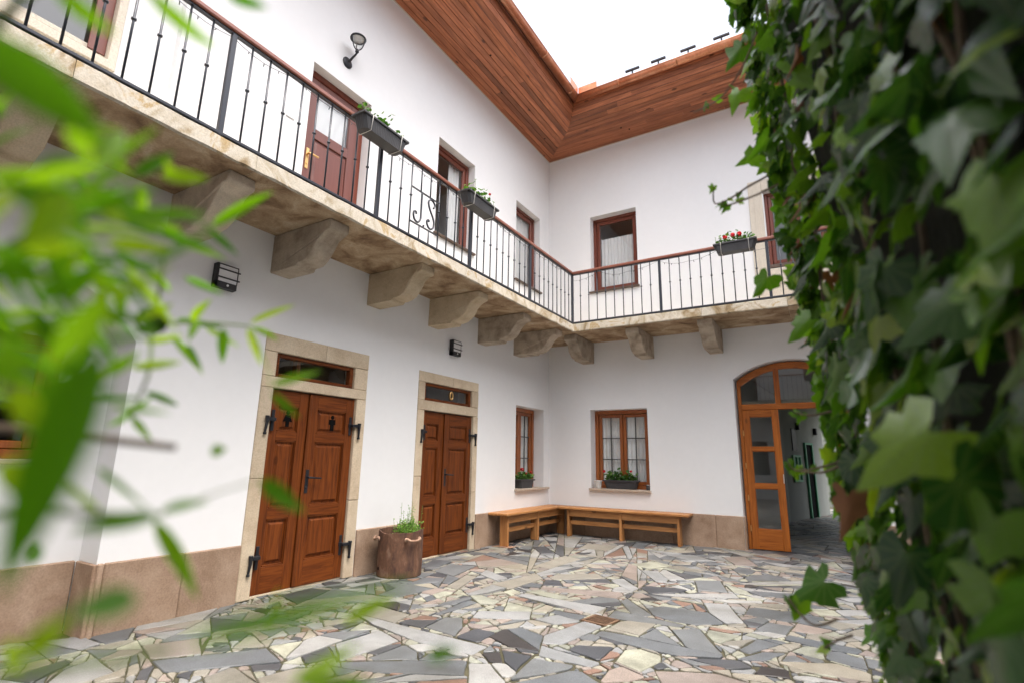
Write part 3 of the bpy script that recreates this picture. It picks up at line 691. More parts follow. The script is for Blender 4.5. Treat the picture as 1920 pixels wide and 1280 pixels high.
# ---- stone door surrounds and double doors
def surround(s, leaf, tr):
    u0, u1, top = s; a, c, lh = leaf; ta, tc, tz0, tz1 = tr; sur = empty('door_surround', parent=house)
    def blk(p, q, e, f): MB(L).box(p+.0015, q-.0015, -.16, .012+rnd.uniform(-.003, .004), e+.0015, f-.0015).build('stone_block', M['sandstone'], sur, bevel=.006)
    blk(u0, a, 0, lh*.55); blk(u0, a, lh*.55, lh); blk(c, u1, 0, lh*.42); blk(c, u1, lh*.42, lh)
    mid = (u0+u1)/2+.05; blk(u0, u1, lh, tz0); blk(u0, ta, tz0, tz1); blk(tc, u1, tz0, tz1); blk(u0, mid, tz1, top); blk(mid, u1, tz1, top)
    t = MB(L); fw = .05; d0, d1 = -.09, -.02
    t.box(ta, ta+fw, d0, d1, tz0, tz1); t.box(tc-fw, tc, d0, d1, tz0, tz1); t.box(ta+fw, tc-fw, d0, d1, tz0, tz0+fw*.8); t.box(ta+fw, tc-fw, d0, d1, tz1-fw*.8, tz1)
    w = t.build('transom_window', M['door_hy'], house, bevel=.006)
    MB(L).poly([(ta+fw, -.055, tz0+.04), (tc-fw, -.055, tz0+.04), (tc-fw, -.055, tz1-.04), (ta+fw, -.055, tz1-.04)]).build('pane', M['glass'], w)
    return w
def leaf_mesh(b, a, c, lh, d):
    "framed leaf with three raised panels; slot 0 vertical grain, slot 1 horizontal grain"
    st = .11; z0 = .02; rails = [(z0, .26), (.70, .80), (1.46, 1.55), (lh-.17, lh-.012)]
    b.box(a, a+st, d-.045, d, z0, lh-.012); b.box(c-st, c, d-.045, d, z0, lh-.012)
    for e, f in rails: b.box(a+st, c-st, d-.045, d-.0012, e, f, 1)
    for (e, f), (g, h) in zip(rails, rails[1:]):
        p, q, r0, r1 = a+st, c-st, f, g; k = d-.024
        b.box(p, q, k-.012, k, r0, r1)                                    # sunk ground
        # ogee edge and raised field
        i = .035; j = .055
        b.prism([(p+i, k, r0+i), (q-i, k, r0+i), (q-i, k, r1-i), (p+i, k, r1-i)], [(p+j, d-.004, r0+j), (q-j, d-.004, r0+j), (q-j, d-.004, r1-j), (p+j, d-.004, r1-j)])
        e_ = .014
        for A, Bq in (((p, r0), (p+e_, r1)), ((q-e_, r0), (q, r1))): b.prism([(A[0], k, A[1]), (Bq[0], k, A[1]), (Bq[0], k, Bq[1]), (A[0], k, Bq[1])], [(A[0], d-.003, A[1]), ((A[0]*.7+Bq[0]*.3), d-.003, A[1]), ((A[0]*.7+Bq[0]*.3), d-.003, Bq[1]), (A[0], d-.003, Bq[1])])
        for A, Bq in (((p+e_, r0), (q-e_, r0+e_)), ((p+e_, r1-e_), (q-e_, r1))): b.prism([(A[0], k, A[1]), (Bq[0], k, A[1]), (Bq[0], k, Bq[1]), (A[0], k, Bq[1])], [(A[0], d-.006, A[1]), (Bq[0], d-.006, A[1]), (Bq[0], d-.006, Bq[1]), (A[0], d-.006, Bq[1])], 1)
def person_sign(u, z, h, d, woman):
    s = h/1.0; b = MB(L); y0, y1 = d-.002, d+.004
    n = 12; b.prism([(u+.13*s*math.cos(2*math.pi*i/n), y0, z+.87*s+.13*s*math.sin(2*math.pi*i/n)) for i in range(n)], [(u+.13*s*math.cos(2*math.pi*i/n), y1, z+.87*s+.13*s*math.sin(2*math.pi*i/n)) for i in range(n)])
    pr = [(-.12, .0), (.12, .0), (.12, .33), (.32, .30), (.16, .72), (-.16, .72), (-.32, .30), (-.12, .33)] if woman else [(-.14, 0), (.14, 0), (.14, .38), (.26, .40), (.24, .72), (-.24, .72), (-.26, .40), (-.14, .38)]
    b.prism([(u+p*s, y0, z+q*s) for p, q in pr], [(u+p*s, y1, z+q*s) for p, q in pr]); return b
def hinge(parent, u, z, d, s, lo=False):
    "strap hinge: plate on the leaf, arm over the jamb, hanging pin; s points from leaf to jamb"
    b = MB(lambda p, q, r: L(u+(p-u)*.86, q, z+(r-z)*.84)); b.box(u-s*.055-.020, u-s*.055+.020, d, d+.010, z-.13, z+.12); b.box(u-s*.055-.028, u-s*.055+.028, d, d+.014, z-.02, z+.03)
    b.box(min(u-s*.06, u+s*.055), max(u-s*.06, u+s*.055), d+.012, d+.062, z-.016, z+.022)
    b.tube([(u+s*.055, d+.056, z+.04), (u+s*.055, d+.056, z-.05), (u+s*.062, d+.050, z-.15)], [.024, .017, .013], 8); b.tube([(u+s*.062, d+.050, z-.15), (u+s*.062, d+.050, z-.178)], .018, 8)
    b.build('hinge', M['iron'], parent, bevel=.003)
def double_door(leaf, mid, hl, hr, signs):
    a, c, lh = leaf; dd = empty('double_door', parent=house); d = -.022
    for p, q in ((a+.004, mid-.004), (mid+.004, c-.004)):
        b = MB(L); leaf_mesh(b, p, q, lh, d if p > a+.1 else d-.012); b.build('leaf', [M['door_v'], M['door_hy']], dd, bevel=.004)
    MB(L).box(mid-.004, mid+.030, d-.001, d+.012, .03, lh-.02).build('cover_strip', M['door_v'], dd, bevel=.004)
    for z in hl: hinge(dd, a, z, d, -1)
    for z in hr: hinge(dd, c, z, d, 1)
    u = mid+.055; b = MB(L); b.box(u-.02, u+.02, d+.001, d+.007, .93, 1.17); b.tube([(u, d, 1.09), (u, d+.045, 1.09), (u+.03, d+.052, 1.088), (u+.15, d+.05, 1.08)], [.011, .011, .011, .008], 8); b.tube([(u, d+.004, .985), (u, d+.014, .985)], .012, 8)
    b.build('handle', M['iron'], dd, bevel=.002)
    if signs:
        person_sign((a+mid)/2-.005, 1.60, .17, d-.014, True).build('pictogram', M['hole'], dd); person_sign((mid+c)/2+.01, 1.59, .17, d-.002, False).build('pictogram', M['hole'], dd)
    MB(L).box(a, c, -.14, -.03, -.01, .016).build('threshold', M['sandstone'], dd, bevel=.004)
LEAF1 = (-6.07, -4.972, 1.977); LEAF2 = (-3.755, -2.592, 1.958)
surround(SURR1, LEAF1, (-6.066, -5.03, 2.09, 2.34)); double_door(LEAF1, -5.60, (1.66, .36), (1.66, .36), True)
w2 = surround(SURR2, LEAF2, (-3.755, -2.638, 2.095, 2.345)); double_door(LEAF2, -3.265, (1.66, .36), (1.66, .36), False)
b = MB(L); b.tube([(-3.10+.045*math.cos(q/12*2*math.pi)*.8, -.044, 2.225+.055*math.sin(q/12*2*math.pi)) for q in range(12)], .012, 6, closed=True); b.build('number_zero', M['brass'], w2)
# dividing post seen behind the first transom
MB(L).box(-5.73, -5.69, -.20, -.12, 2.0, 2.4).build('inner_post', M['door_v'], house)

# ---- upper balcony door
ud = empty('balcony_door', parent=house); d = -.12; a, c, e, f = UDOOR
b = MB(L); b.box(a, a+.07, d-.08, d, e, f); b.box(c-.07, c, d-.08, d, e, f); b.box(a+.07, c-.07, d-.08, d, f-.08, f); b.build('frame', M['red_v'], ud, bevel=.008)
b = MB(L); p, q = a+.075, c-.075; k = d-.015
for r in ((p, p+.13, e, f-.085), (q-.13, q, e, f-.085)): b.box(r[0], r[1], k-.05, k, r[2], r[3])
for z0, z1 in ((e, e+.20), (4.98, 5.11), (f-.21, f-.085)): b.box(p+.13, q-.13, k-.05, k-.001, z0, z1)
b.box(p+.13, q-.13, k-.035, k-.022, e+.20, 4.98); b.prism([(p+.155, k-.022, e+.225), (q-.155, k-.022, e+.225), (q-.155, k-.022, 4.955), (p+.155, k-.022, 4.955)], [(p+.185, k-.008, e+.255), (q-.185, k-.008, e+.255), (q-.185, k-.008, 4.925), (p+.185, k-.008, 4.925)])
b.build('leaf', M['udoor'], ud, bevel=.005)
MB(L).poly([(p+.13, k-.025, 5.11), (q-.13, k-.025, 5.11), (q-.13, k-.025, f-.21), (p+.13, k-.025, f-.21)]).build('pane', M['glass'], ud)
b = MB(L); u = p+.06; b.box(u-.022, u+.022, k, k+.010, 4.55, 4.81); b.tube([(u, k, 4.73), (u, k+.05, 4.73), (u+.03, k+.055, 4.73), (u+.12, k+.055, 4.73)], .013, 8); b.tube([(u, k+.005, 4.61), (u, k+.018, 4.61)], .014, 8)
b.build('handle', M['brass'], ud, bevel=.004)
curtain(L, p+.13, q-.13, 5.1, f-.2, k-.07, 'white blind behind the glass of the upper balcony door', 'cloth', 3, .004, 9)

# ---- arched glazed door and the passage behind it
ad = empty('arched_door', parent=house); d = -.15; fw = .055
def arch_band(b, a0, a1, sp, ri, w, d0, d1, m=0, seg=20):
    us = [a0 + (a1-a0)*i/seg for i in range(seg+1)]; o = [(u, arch_z(u, a0, a1, sp, ri)) for u in us]
    cx = (a0+a1)/2; h = (a1-a0)/2; rr = (h*h+ri*ri)/(2*ri); cz = sp+ri-rr
    inn = [(cx+(u-cx)*(rr-w)/rr, cz+(z-cz)*(rr-w)/rr) for u, z in o]
    for i in range(seg):
        A, C, D, E = o[i], o[i+1], inn[i+1], inn[i]
        b.prism([(A[0], d0, A[1]), (C[0], d0, C[1]), (D[0], d0, D[1]), (E[0], d0, E[1])], [(A[0], d1, A[1]), (C[0], d1, C[1]), (D[0], d1, D[1]), (E[0], d1, E[1])], m)
fa0, fa1 = AX0+.025, AX1-.025
for p in (fa0, fa1-fw): MB(B).box(p, p+fw, d-.08, d, .0, ASP-.03).build('jamb', M['arch_v'], ad, bevel=.006)
b = MB(B); arch_band(b, fa0, fa1, ASP-.02, ARI, .105, d-.08, d+.002); b.build('arch_head', M['arch_h'], ad)
b = MB(B); b.box(fa0+fw, fa1-fw, d-.079, d+.012, 2.175, 2.27); b.build('transom_bar', M['arch_h'], ad, bevel=.006)
b = MB(B); b.box(4.03, 4.11, d-.078, d+.008, 2.27, ASP+.165); b.build('mullion', M['arch_v'], ad, bevel=.006)
for p, q in ((fa0+fw, 4.03), (4.11, fa1-fw)):
    n = 10; us = [p+(q-p)*i/n for i in range(n+1)]
    MB(B).poly([(p, d-.04, 2.27)] + [(q, d-.04, 2.27)] + [(u, d-.04, arch_z(u, fa0, fa1, ASP-.02, ARI)-.095) for u in us[::-1]]).build('pane', M['glass'], ad)
def glazed_leaf(p, q, z0, z1, mp, name='leaf'):
    st = .095; b = MB(mp); k = .0
    b.box(p, p+st, k-.055, k, z0, z1); b.box(q-st, q, k-.055, k, z0, z1)
    rl = [(z0, z0+.30), (.93, 1.005), (1.515, 1.575), (z1-.105, z1)]
    for e, f in rl: b.box(p+st, q-st, k-.055, k-.0012, e, f, 1)
    b.box(p+st, q-st, k-.040, k-.02, z0+.04, z0+.28, 1)
    for (e0, e1), (f0, f1) in zip(rl, rl[1:]):
        for A in ((p+st, p+st+.012, e1, f0), (q-st-.012, q-st, e1, f0)): b.box(A[0], A[1], k-.045, k-.010, A[2], A[3])
        for A in ((p+st+.012, q-st-.012, e1, e1+.012), (p+st+.012, q-st-.012, f0-.012, f0)): b.box(A[0], A[1], k-.045, k-.010, A[2], A[3], 1)
    o = b.build(name, [M['arch_v'], M['arch_h']], ad, bevel=.004); gl = []
    for (e0, e1), (f0, f1) in zip(rl, rl[1:]):
        gl.append(MB(mp).poly([(p+st+.012, k-.03, e1+.012), (q-st-.012, k-.03, e1+.012), (q-st-.012, k-.03, f0-.012), (p+st+.012, k-.03, f0-.012)]).build('pane', M['glass'], ad))
    return o
glazed_leaf(fa0+fw+.003, 4.058, .012, 2.172, lambda u, dd, z: B(u, d+.012+dd, z))
for z in (.32, .78, 1.28, 1.80): b = MB(B); b.tube([(fa0+fw, d+.02, z-.045), (fa0+fw, d+.02, z+.045)], .008, 8); b.build('hinge', M['brass'], ad)
b = MB(B); b.box(4.045, 4.057, d+.014, d+.022, 1.02, 1.16); b.build('lock_plate', M['wire'], ad)
hx, hy, an = fa1-fw, .17, R(78)     # second leaf stands open into the passage
HM = lambda u, dd, z: (hx - u*math.cos(an) - dd*math.sin(an), hy + u*math.sin(an) - dd*math.cos(an), z)
glazed_leaf(.0, .86, .012, 2.172, HM)
b = MB(HM); b.box(.80, .83, .0, .008, .95, 1.17); b.tube([(.815, 0, 1.08), (.815, .05, 1.08), (.72, .052, 1.08)], .009, 8); b.build('handle', M['wire'], ad)
# passage
def slabwall(p, q, z0, z1, mat, name='passage_wall', t=.12, side=1):
    A = Vector((*p, 0)); Q = Vector((*q, 0)); e = (Q-A).normalized(); nn = Vector((-e.y, e.x, 0))*t*side
    b = MB(); b.prism([(A.x, A.y, z0), (Q.x, Q.y, z0), (Q.x+nn.x, Q.y+nn.y, z0), (A.x+nn.x, A.y+nn.y, z0)], [(A.x, A.y, z1), (Q.x, Q.y, z1), (Q.x+nn.x, Q.y+nn.y, z1), (A.x+nn.x, A.y+nn.y, z1)])
    return b.build(name, M[mat], house)
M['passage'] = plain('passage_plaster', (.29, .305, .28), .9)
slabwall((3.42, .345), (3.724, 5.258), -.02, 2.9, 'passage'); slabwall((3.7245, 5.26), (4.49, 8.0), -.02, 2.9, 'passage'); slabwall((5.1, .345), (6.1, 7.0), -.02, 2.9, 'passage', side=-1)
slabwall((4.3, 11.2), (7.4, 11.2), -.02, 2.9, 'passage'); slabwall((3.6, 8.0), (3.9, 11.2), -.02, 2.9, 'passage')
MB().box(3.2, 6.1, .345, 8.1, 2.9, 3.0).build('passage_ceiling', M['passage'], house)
P0 = Vector((3.724, 5.258, 0)); PT = Vector((.715, 2.553, 0)).normalized(); PN = Vector((PT.y, -PT.x, 0))
PW = lambda s, dd, z: tuple(P0 + PT*s + PN*dd + Vector((0, 0, z)))
b = MB(PW); b.box(1.30, 1.36, .0, .05, 0, 1.88); b.box(1.80, 1.86, .0, .05, 0, 1.88); b.box(1.36, 1.80, .0, .05, 1.83, 1.88); pd = b.build('passage_door', M['green_paint'], house)
MB(PW).box(1.36, 1.80, .0, .012, 0, 1.83).build('leaf', M['hole'], pd)
b = MB(PW); b.box(.42, .47, 0, .04, .9, 1.55); b.box(.90, .95, 0, .04, .9, 1.55); b.box(.47, .90, 0, .04, .9, .95); b.box(.47, .90, 0, .04, 1.5, 1.55); b.box(.67, .70, 0, .04, .95, 1.5); pw = b.build('passage_window', M['green_paint'], house)
MB(PW).box(.47, .90, 0, .01, .95, 1.5).build('pane', plain('green_tinted_glass', (.25, .55, .38), .2), pw)
b = MB(PW); b.box(.52, .80, .0, .02, 1.66, 2.2); b.build('notice_board', M['black'], house)
for s, z in ((.93, 2.28), (2.2, 2.2)): MB(PW).box(s-.05, s+.05, 0, .08, z-.09, z+.09).build('passage_lamp', M['black'], house, bevel=.01)

# ---- stone balcony: slabs and corbels
def rough_slab(mp, u0, u1, d0, d1, z0, z1, miter=None, seed=0):
    "slab with a weathered, uneven front edge; slot 0 edge and top, slot 1 underside"
    n = max(2, int((u1-u0)/.08)); b = MB(mp); r = random.Random(seed); vs = []; fs = []; ms = []
    for i in range(n+1):
        u = u0+(u1-u0)*i/n; dd = d1; ub = u
        if miter is not None: ub = u if not (i == n if miter > 0 else i == 0) else u
        e = lambda s, a: a*noise.noise(Vector((u*s, seed*7.3, s)))
        f = d1 + e(5, .006) + e(19, .004)
        vs += [(u, d0, z0), (u, f-.012+e(9, .008), z0+e(7, .004)), (u, f+.004, z0+.014+e(11, .008)), (u, f+.002, z1-.012+e(13, .004)), (u, f-.012, z1), (u, d0, z1)]
    for i in range(n):
        for j in range(6):
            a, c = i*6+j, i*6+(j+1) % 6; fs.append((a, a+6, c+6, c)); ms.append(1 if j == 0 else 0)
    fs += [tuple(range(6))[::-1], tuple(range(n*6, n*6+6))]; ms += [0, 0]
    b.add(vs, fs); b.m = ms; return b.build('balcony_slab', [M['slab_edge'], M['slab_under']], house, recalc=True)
OV = .992
for k, (a, c) in enumerate(((-13.4, -11.0), (-11.0, -9.3), (-9.3, -8.35), (-8.35, -7.13), (-7.13, -6.14), (-6.14, -4.81), (-4.81, -3.63), (-3.63, -2.42), (-2.42, -OV-.001))):
    rough_slab(L, a+.002, c-.002, -.05, OV, 3.542, 3.692, seed=k)
for k, (a, c) in enumerate(((OV-.0, 2.03), (2.03, 3.2), (3.2, 4.4), (4.4, 6.0), (6.0, 7.6), (7.6, 9.2))):
    rough_slab(B, a+.002, c-.002, -.05, OV, 3.542, 3.692, seed=30+k)
MB(I3).box(-.05, OV, -OV+.0, .05, 3.545, 3.690).build('balcony_slab', [M['slab_under']], house, bevel=.006)
def corbel(mp, u, mat, w=.22, seed=0, ln=.86):
    s = ln/.86
    prof = [(-.05, 3.135), (.40*s, 3.135), (.425*s, 3.165), (.47*s, 3.165), (.53*s, 3.178), (.60*s, 3.215), (.65*s, 3.27), (.69*s, 3.335), (.735*s, 3.39), (.79*s, 3.425), (.845*s, 3.44), (.86*s, 3.455), (.86*s, 3.5395), (-.05, 3.5395)]
    b = MB(mp); r = random.Random(seed); j = lambda: r.uniform(-.005, .005)
    jit = [(j(), j()) for _ in prof]
    b.prism([(u-w/2+j(), p+a, z+c if z < 3.53 else z) for (p, z), (a, c) in zip(prof, jit)], [(u+w/2+j(), p+a, z+c if z < 3.53 else z) for (p, z), (a, c) in zip(prof, jit)])
    return b.build('corbel', M[mat], house, bevel=.008)
for i, (u, mt) in enumerate(((-10.6, 'corbel'), (-9.5, 'corbel'), (-8.42, 'corbel_pale'), (-7.15, 'corbel'), (-6.14, 'corbel'), (-4.81, 'corbel_pale'), (-3.64, 'corbel_pale'), (-2.41, 'corbel'), (-1.28, 'corbel'))): corbel(L, u, mt, .23, i)
for i, u in enumerate((.86, 2.02, 3.21, 5.3, 6.6, 7.9)): corbel(B, u, 'corbel', .23, 20+i)

# ---- wrought iron railing
def baluster_mesh():
    b = MB(); b.tube([(0, 0, 3.725), (0, 0, 4.605)], .0085, 8); b.lathe([(.009, -.012), (.017, -.006), (.017, .006), (.009, .012)], (0, 0, 4.2), 10); return b.mesh('baluster', M['iron_rail'], smooth=True)
def short_mesh(z0, z1): return MB().tube([(0, 0, z0), (0, 0, z1)], .0085, 8).mesh('baluster', M['iron_rail'], smooth=True)
BAL = baluster_mesh(); JZ0, JZ1 = 3.892, 4.312
SH1, SH2 = short_mesh(3.725, JZ0), short_mesh(JZ1, 4.605)
POSTM = MB().box(-.02, .02, -.02, .02, 3.69, 4.605).mesh('post', M['iron_rail'], bevel=.004)
rl = empty('balcony_railing', parent=house)
RX = .972
lp = [-13.2, -12.0, -10.55, -9.10, -7.44, -5.795, -4.148, -2.55, -RX]
for p in lp: link('post', POSTM, rl, (RX, p, 0))
for a, c in zip(lp, lp[1:]):
    n = 10 if c < -2 else 10
    for i in range(1, n):
        y = a+(c-a)*i/n
        if a == -5.795 and i in (4, 5): link('baluster', SH1, rl, (RX, y, 0)); link('baluster', SH2, rl, (RX, y, 0))
        else: link('baluster', BAL, rl, (RX, y, 0))
bp = [RX, 2.567, 4.20, 5.85, 7.5, 9.1]
for p in bp[1:]: link('post', POSTM, rl, (p, -RX, 0))
for a, c in zip(bp, bp[1:]):
    for i in range(1, 10): link('baluster', BAL, rl, (a+(c-a)*i/10, -RX, 0))
MB().box(RX-.02, RX+.022, -13.3, -RX+.022, 3.698, 3.724).build('bottom_rail', M['iron_rail'], rl, bevel=.004); MB().box(RX+.024, 9.2, -RX-.022, -RX+.02, 3.6985, 3.7245).build('bottom_rail', M['iron_rail'], rl, bevel=.004)
MB().box(RX-.018, RX+.018, -13.3, -RX+.018, 4.603, 4.617).build('top_rail', M['iron_rail'], rl); MB().box(RX+.02, 9.2, -RX-.018, -RX+.018, 4.6035, 4.6175).build('top_rail', M['iron_rail'], rl)
def handrail(mp, u0, u1, mt):
    pr = [(-.03, 0), (.03, 0), (.036, .012), (.036, .036), (.026, .05), (-.026, .05), (-.036, .036), (-.036, .012)]
    b = MB(mp); b.prism([(u0, p, 4.6178+z) for p, z in pr], [(u1, p, 4.6178+z) for p, z in pr]); b.build('handrail', M[mt], rl)
handrail(lambda u, p, z: (RX+p, u, z), -13.3, -RX-.037, 'rail'); handrail(lambda u, p, z: (u, -RX-p, z), RX+.038, 9.2, 'rail_x')
MB().box(RX-.037, RX+.037, -RX-.037, -RX+.037, 4.6178, 4.6675).build('handrail', M['rail'], rl, bevel=.008)
# initials panel J.S
ja, jb = -5.795+.1647*3, -5.795+.1647*6
MB().box(RX-.008, RX+.008, ja, jb, JZ0-.007, JZ0+.007).build('initials_bar', M['iron_rail'], rl); MB().box(RX-.008, RX+.008, ja, jb, JZ1-.007, JZ1+.007).build('initials_bar', M['iron_rail'], rl)
def JP(a, b_): return (RX, ja+(jb-ja)*a, JZ1-(JZ1-JZ0)*b_)
def smoothp(pts, k=5):
    o = []; n = len(pts)
    for i in range(n-1):
        p0, p1, p2, p3 = (Vector(pts[max(i-1, 0)]), Vector(pts[i]), Vector(pts[i+1]), Vector(pts[min(i+2, n-1)]))
        for j in range(k):
            t = j/k; o.append(tuple(.5*((2*p1)+(-p0+p2)*t+(2*p0-5*p1+4*p2-p3)*t*t+(-p0+3*p1-3*p2+p3)*t**3)))
    return o + [tuple(pts[-1])]
b = MB(); b.tube(smoothp([JP(*q) for q in ((.37, .02), (.37, .3), (.37, .6), (.36, .8), (.28, .93), (.17, .90), (.12, .78), (.14, .67), (.2, .66), (.21, .72))]), .0115, 8); b.build('letter_j', M['iron_rail'], rl, smooth=True)
b = MB(); b.tube(smoothp([JP(*q) for q in ((.80, .26), (.83, .20), (.84, .13), (.78, .06), (.69, .05), (.62, .13), (.63, .25), (.70, .40), (.79, .54), (.84, .68), (.82, .83), (.74, .92), (.65, .90), (.59, .80), (.60, .71), (.65, .69), (.66, .74))]), .0115, 8); b.build('letter_s', M['iron_rail'], rl, smooth=True)
b = MB(); c = JP(.48, .94); b.lathe([(.002, -.013), (.012, -.006), (.012, .006), (.002, .013)], c, 8); b.build('letter_dot', M['iron_rail'], rl)

# ---- eaves: boarded, flat then coved up to the gutter
PROF = [(0.0, ZS)] + [(.1*i, ZS+.001*i) for i in range(1, 9)] + [(.885, 7.745), (.955, 7.80), (1.01, 7.875), (1.045, 7.96), (1.072, 8.05), (1.082, 8.12)]
def eave_board(mp, k, u0, u1, mt, m0=None):
    (d0, z0), (d1, z1) = PROF[k], PROF[k+1]; g = .0045; t = .022
    e = Vector((d1-d0, z1-z0)).normalized(); d0 += e.x*g; z0 += e.y*g; d1 -= e.x*g; z1 -= e.y*g; nx, nz = -e.y*t, e.x*t
    # inner end mitred at 45 degrees: end coordinate equals the board's own distance from the wall
    a0, a1 = (u1 if m0 is None else m0*d0), (u1 if m0 is None else m0*d1)
    h = rnd.uniform(0, .0015)
    b = MB(mp); b.prism([(u0, d0, z0-h), (a0, d0, z0-h), (a1, d1, z1-h), (u0, d1, z1-h)], [(u0, d0+nx, z0+nz), (a0, d0+nx, z0+nz), (a1, d1+nx, z1+nz), (u0, d1+nx, z1+nz)])
    return b
ev = empty('eaves', parent=house)
for k in range(len(PROF)-1):
    # left wing, from the corner towards the viewer
    cuts = []; y = -1.6 - rnd.uniform(.2, 3.2)
    while y > -12.5: cuts.append(y); y -= rnd.uniform(2.6, 4.2)
    us = [-13.6] + cuts[::-1] + [None]
    for a, c in zip(us, us[1:]):
        bb = eave_board(L, k, a+.002, (c-.002) if c else 0, 'soff_y', None if c else -1.0); bb.build('eaves_board', M['soff_y'], ev, bevel=.0015)
    cuts = []; x = 1.5 + rnd.uniform(.2, 2.6)
    while x < 8.6: cuts.append(x); x += rnd.uniform(2.6, 4.2)
    us = [9.4] + cuts[::-1] + [None]
    for a, c in zip(us, us[1:]):
        bb = eave_board(B, k, a-.002, (c+.002) if c else 0, 'soff_x', None if c else 1.0); bb.build('eaves_board', M['soff_x'], ev, bevel=.0015)
b = MB(); b.box(-.02, .5, -13.6, -.5, ZS+.03, ZS+.06); b.box(-.02, 9.4, -.5, .02, ZS+.03, ZS+.06); b.box(.5, 1.06, -13.6, -1.06, 8.17, 8.19); b.box(.5, 9.4, -1.06, -.5, 8.17, 8.19); b.build('eaves_backing', M['hole'], ev)
for (x, y) in ((1.928, -.298), (1.8, -.42), (.33, -.85), (.62, -3.3)):
    b = MB(); b.lathe([(.017, -.003), (.017, .004)], (x, y, ZS+.0005), 10); b.build('vent_hole', M['hole'], ev)
# roof planes above
b = MB(); b.prism([(1.12, -13.6, 8.17), (1.12, -1.12, 8.17), (-4, 4, 11.2), (-4, -13.6, 11.2)], [(1.12, -13.6, 8.20), (1.12, -1.12, 8.20), (-4, 4, 11.25), (-4, -13.6, 11.25)]); b.build('roof', M['roof'], house)
b = MB(); b.prism([(9.4, -1.12, 8.17), (1.12, -1.12, 8.17), (-4, 4, 11.2), (9.4, 4, 11.2)], [(9.4, -1.12, 8.20), (1.12, -1.12, 8.20), (-4, 4, 11.25), (9.4, 4, 11.25)]); b.build('roof', M['roof'], house)
# copper gutters
def gutter(mp, u0, u1, m0):
    r = .075; cx, cz = 1.17, 8.125; n = 10; prof = [(cx-r*math.cos(math.pi*i/n), cz-r*math.sin(math.pi*i/n)) for i in range(n+1)]
    prof += [(cx+r+.008, cz+.006), (cx+r+.004, cz+.014), (cx+r-.006, cz+.008)]
    b = MB(mp); k = len(prof); vs = [(u0, d, z) for d, z in prof] + [(m0*d, d, z) for d, z in prof]
    b.add(vs, [(i, i+1, k+i+1, k+i) for i in range(k-1)]); g = b.build('gutter', M['copper'], house, smooth=True, recalc=False)
    md = g.modifiers.new('thickness', 'SOLIDIFY'); md.thickness = .003; md.offset = 1
    return g
def bracket(mp, u, g):
    r = .0775; cx, cz = 1.17, 8.125; b = MB(mp)
    for w in (.014,):
        for i in range(10):
            q0, q1 = math.pi*i/10, math.pi*(i+1)/10
            A = [(cx-r*math.cos(q), cz-r*math.sin(q)) for q in (q0, q1)]; C = [(cx-(r+.004)*math.cos(q), cz-(r+.004)*math.sin(q)) for q in (q0, q1)]
            b.prism([(u-w, A[0][0], A[0][1]), (u-w, A[1][0], A[1][1]), (u-w, C[1][0], C[1][1]), (u-w, C[0][0], C[0][1])], [(u+w, A[0][0], A[0][1]), (u+w, A[1][0], A[1][1]), (u+w, C[1][0], C[1][1]), (u+w, C[0][0], C[0][1])])
    b.build('gutter_bracket', M['copper'], g)
g1 = gutter(L, -13.6, 0, -1.0); g2 = gutter(B, 9.4, 0, 1.0)
for y in (-1.45, -2.5, -3.9, -4.1, -5.4, -6.8, -8.2): bracket(L, y, g1)
for x in (2.05, 3.1, 4.2, 5.3, 6.4, 7.5): bracket(B, x, g2)
b = MB(); b.box(1.26, 1.262, -1.60, -1.27, 8.12, 8.27); b.build('splash_plate', M['copper'], g1); b = MB(); b.box(1.27, 1.64, -1.262, -1.26, 8.12, 8.25); b.build('splash_plate', M['copper'], g2)
for x in (2.28, 2.76, 3.28, 3.83, 4.4):
    b = MB(); b.box(x-.014, x+.014, -1.11, -1.09, 8.19, 8.335); b.box(x-.13, x+.13, -1.12, -1.08, 8.335, 8.365); b.build('snow_guard', M['iron'], house)
# thin white bead where wall meets eaves
MB().box(.0015, .014, -13.5, -.014, ZS-.014, ZS-.001).build('eaves_bead', M['cream'], house); MB().box(.014, 9.3, -.014, -.0015, ZS-.0145, ZS-.001).build('eaves_bead', M['cream'], house)
# ------------------------------------------------------------------ wall lamps
def box_lamp(u, z, label):
    t = empty('wall_lamp', L(u, 0, z), label=label, cat='wall lamp', group='box wall lamps on the ground floor wall')
    w, h = .105, .115
    b = MB(L); b.box(u-w, u+w, 0, .022, z-h, z+h); b.box(u-w, u-w+.022, .022, .07, z-h, z+h); b.box(u-w, u+w-.004, .022, .07, z-h, z-h+.058); b.box(u-w+.022, u+w, .022, .066, z+h-.01, z+h); b.box(u+w-.008, u+w, .022, .066, z-h+.058, z+h-.01)
    b.build('housing', M['black'], t, bevel=.003)
    b = MB(L); b.box(u-w+.023, u+w-.009, .022, .0655, z-h+.059, z+h-.011); b.build('diffuser', M['white'], t, bevel=.004)
    for zz in (z+.062, z-.018): MB(L).box(u-w+.01, u+w+.014, .066, .078, zz-.006, zz+.006).build('bar', M['black'], t, bevel=.002)
    b = MB(L); b.tube([(u+.01, .068, z-h+.03), (u+.01, .076, z-h+.03)], .011, 10); b.build('sensor', M['white'], t)
box_lamp(-6.72, 2.93, 'small black box wall lamp on white wall above the door with pictograms')
box_lamp(-3.15, 2.93, 'small black box wall lamp on white wall above the numbered door')
ly, lz = -5.57, 6.15
t = empty('lantern', (0, ly, lz), label='black wrought iron lantern on a bracket above the upper balcony door', cat='lantern')
LN = lambda a, b_, c: (c, ly+a, lz+b_)
b = MB(LN); b.lathe([(.072, .0), (.072, .010), (.05, .022), (.02, .03)], (0, 0, 0), 20); b.build('base_plate', M['iron'], t, smooth=False)
